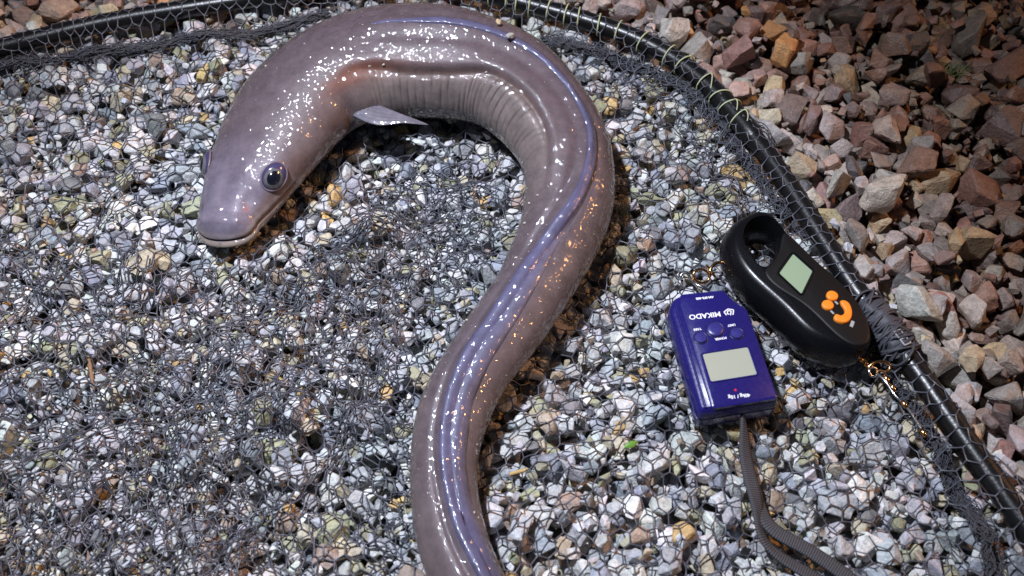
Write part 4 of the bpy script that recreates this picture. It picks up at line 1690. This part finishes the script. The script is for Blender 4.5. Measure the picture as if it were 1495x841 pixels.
LC = rounded(ccw(kpx([(1158, 371), (1186, 396), (1170, 429), (1138, 399)])), 0.0012)
bm = bmesh.new()
lo = [[bm.verts.new(tuple(p)) for p in L_] for L_ in (lv(inset(LC, -0.0022), ZP - 0.0002), lv(inset(LC, -0.0016), ZP + 0.0009), lv(inset(LC, -0.0008), ZP + 0.0009), lv(LC, ZP - 0.0004))]
for a, b in zip(lo, lo[1:]):
    for k in range(len(LC)):
        bm.faces.new((a[k], a[(k + 1) % len(LC)], b[(k + 1) % len(LC)], b[k]))
fr = from_bm('display_frame', bm, M['rubber'], black, 40)
bm = loft([lv(LC, ZP - 0.001), lv(LC, ZP + 0.0001)])
from_bm('display', bm, M['lcd_green'], fr, 40)


def pad(name, P, h, mat):
    bm = loft([lv(P, ZP - 0.0015), lv(P, ZP + h * 0.6), lv(inset(P, 0.0005), ZP + h * 0.92), lv(inset(P, 0.0012), ZP + h)])
    return from_bm(name, bm, mat, black, 60)


for x, y in ((1214.5, 433), (1208, 446.5)):
    c = kpx([(x, y)])[0]
    a = np.linspace(0, 2 * math.pi, 24, endpoint=False)
    pad('button', c + np.c_[np.cos(a) * 0.0043, np.sin(a) * 0.0042], 0.0022, M['orange'])
ub = kpx([(1226, 441), (1229, 440), (1236, 442), (1242, 451), (1243, 462), (1240, 469), (1233, 473), (1224, 472), (1217, 467), (1217, 463), (1220, 460), (1226, 462), (1231, 460), (1232, 453), (1228, 447)])
pad('button', ccw(smooth_path(np.r_[ub, ub[:1]], 61)[:-1]), 0.0024, M['orange'])
for x, y, w in ((1221, 442, 0.0016), (1215, 456, 0.0016), (1244, 473, 0.0026)):
    c = kpx([(x, y)])[0]
    u = np.array([0.55, -0.83]) if w < 0.002 else np.array([0.45, 0.9])
    v = np.array([-u[1], u[0]])
    q_ = np.array([c + u * w + v * w * .45, c - u * w + v * w * .45, c - u * w - v * w * .45, c + u * w - v * w * .45])
    bm = loft([lv(ccw(q_), ZP - 0.0004), lv(ccw(q_), ZP + 0.0002)])
    from_bm('print_mark', bm, M['print_grey'], black, smooth=False)


def to_black(P):
    return P - KO


# clip at the lower end: swivel barrel, open hook ring, and wire with beads
wire_part('swivel', smooth_path([at(1256, 524, 0.016), at(1262, 529, 0.015), at(1270, 540, 0.014)], 12), np.interp(np.linspace(0, 1, 12), [0, .3, .5, .7, 1], [.0012, .0012, .0022, .0014, .0014]), M['brass'], black, to_black)
wire_part('clip_ring', smooth_path([at(1268, 536, 0.015), at(1276, 530, 0.017), at(1288, 528, 0.018), at(1297, 531, 0.018), at(1299, 538, 0.017), at(1294, 543, 0.016), at(1284, 541, 0.015), at(1280, 545, 0.014)], 40), 0.0012, M['brass'], black, to_black)
wire_part('clip_eye', ring_path(at(1275, 543, 0.014), 0.0034, (0.2, -0.3, 1)), 0.0009, M['steel'], black, to_black, closed=True)
hw_ = smooth_path([at(1280, 545, 0.014), at(1292, 556, 0.014), at(1306, 576, 0.015), at(1320, 590, 0.015), at(1336, 612, 0.014), at(1350, 634, 0.013)], 60)
wire_part('hook_wire', hw_, 0.0010, M['steel'], black, to_black)
for x, y, z_ in ((1294, 553, 0.0145), (1303, 566, 0.0148), (1320, 590, 0.0152), (1348, 632, 0.0135)):
    p = at(x, y, z_)
    d = at(x + 6, y + 9, z_) - p
    d /= np.linalg.norm(d)
    tt = np.linspace(-1, 1, 11)
    wire_part('bead', p + np.outer(tt * 0.0034, d), 0.0005 + 0.0014 * np.sqrt(np.clip(1 - tt * tt, 0, 1)), M['brass'], black, to_black)

# ------------------------------------------------------------------ bits lying about
def bit(name, pts, r, mat, label, cat):
    P = np.array([at(x, y, 0)[:3] for x, y in pts])
    C = smooth_path(P, 24)
    C[:, 2] = drape(C[:, 0], C[:, 1]).mean() + (0.0016 if name == 'straw' else -0.0006)
    rr = np.broadcast_to(np.array(r), (24,)) * (1 + 0.15 * np.sin(np.arange(24) * 1.7))
    V, F = tube(C, rr, 7)
    o = link(name, mesh_np(name, V - C[12], F, mat, True), loc=C[12])
    return tag(o, label, cat)


bit('twig', [(128, 498), (131, 520), (134, 545), (140, 572)], np.where(np.arange(24) % 5 == 0, 0.0011, 0.0016), M['twig'], 'short brown twig lying under the netting', 'twig')
bit('straw', [(744, 692), (758, 688), (770, 685)], 0.0014, M['straw'], 'short pale straw on the netting right of the eel', 'straw')
p = at(922, 648, 0)
Vt = []
for i_, u in enumerate(np.linspace(0, 1, 7)):
    w = 0.0024 * math.sin(math.pi * min(1, 0.12 + u * 0.88))
    for v in (-1, -0.3, 0.3, 1):
        Vt.append(((u - .5) * 0.011, v * w, 0.0006 * (1 - v * v) + 0.001 * math.sin(u * 3)))
Vt = np.array(Vt)
Fq = [[i_ * 4 + j_, i_ * 4 + j_ + 1, (i_ + 1) * 4 + j_ + 1, (i_ + 1) * 4 + j_] for i_ in range(6) for j_ in range(3)]
V2 = np.r_[Vt, Vt - [0, 0, 0.0004]]
F2 = np.r_[np.array(Fq)[:, ::-1], np.array(Fq) + 28]
lf = link('leaf', mesh_np('leaf', V2, F2, M['leaf'], True), loc=(p[0], p[1], float(drape(p[:1], p[1:2])[0]) + 0.002))
lf.rotation_euler = (0.2, 0.1, 0.4)
tag(lf, 'tiny bright green leaf scrap on the netting', 'leaf')

# tuft of grass between the bank stones
rt_ = random.Random(4)
tp = at(1384, 118, 0.0)
gz = float(drape(tp[:1], tp[1:2])[0])
Vg, Fg = [], []
for k in range(70):
    a = rt_.uniform(0, 6.283)
    L_ = rt_.uniform(0.008, 0.020)
    lean = rt_.uniform(0.2, 0.9)
    b0 = Vector((rt_.gauss(0, 0.005), rt_.gauss(0, 0.004), -0.004))
    sd = Vector((-math.sin(a), math.cos(a), 0)) * 0.0006
    o = len(Vg)
    for u in (0, 0.35, 0.7, 1.0):
        c = b0 + Vector((math.cos(a), math.sin(a), 0)) * (lean * L_ * u * u) + Vector((0, 0, L_ * u * (1 - 0.35 * lean * u)))
        Vg += [tuple(c - sd * (1 - u * .95)), tuple(c + sd * (1 - u * .95))]
    for u in range(3):
        Fg.append([o + u * 2, o + u * 2 + 1, o + u * 2 + 3, o + u * 2 + 2])
gt = link('grass_tuft', mesh_np('grass_tuft', np.array(Vg), np.array(Fg), M['grass'], True), loc=(tp[0], tp[1], gz))
tag(gt, 'small tuft of grass growing between the reddish bank stones', 'grass tuft')
print('tris', sum(len(f_) for f_ in Fs)); print('stones', len(stones), 'single', len(single), 'level', LEVEL)
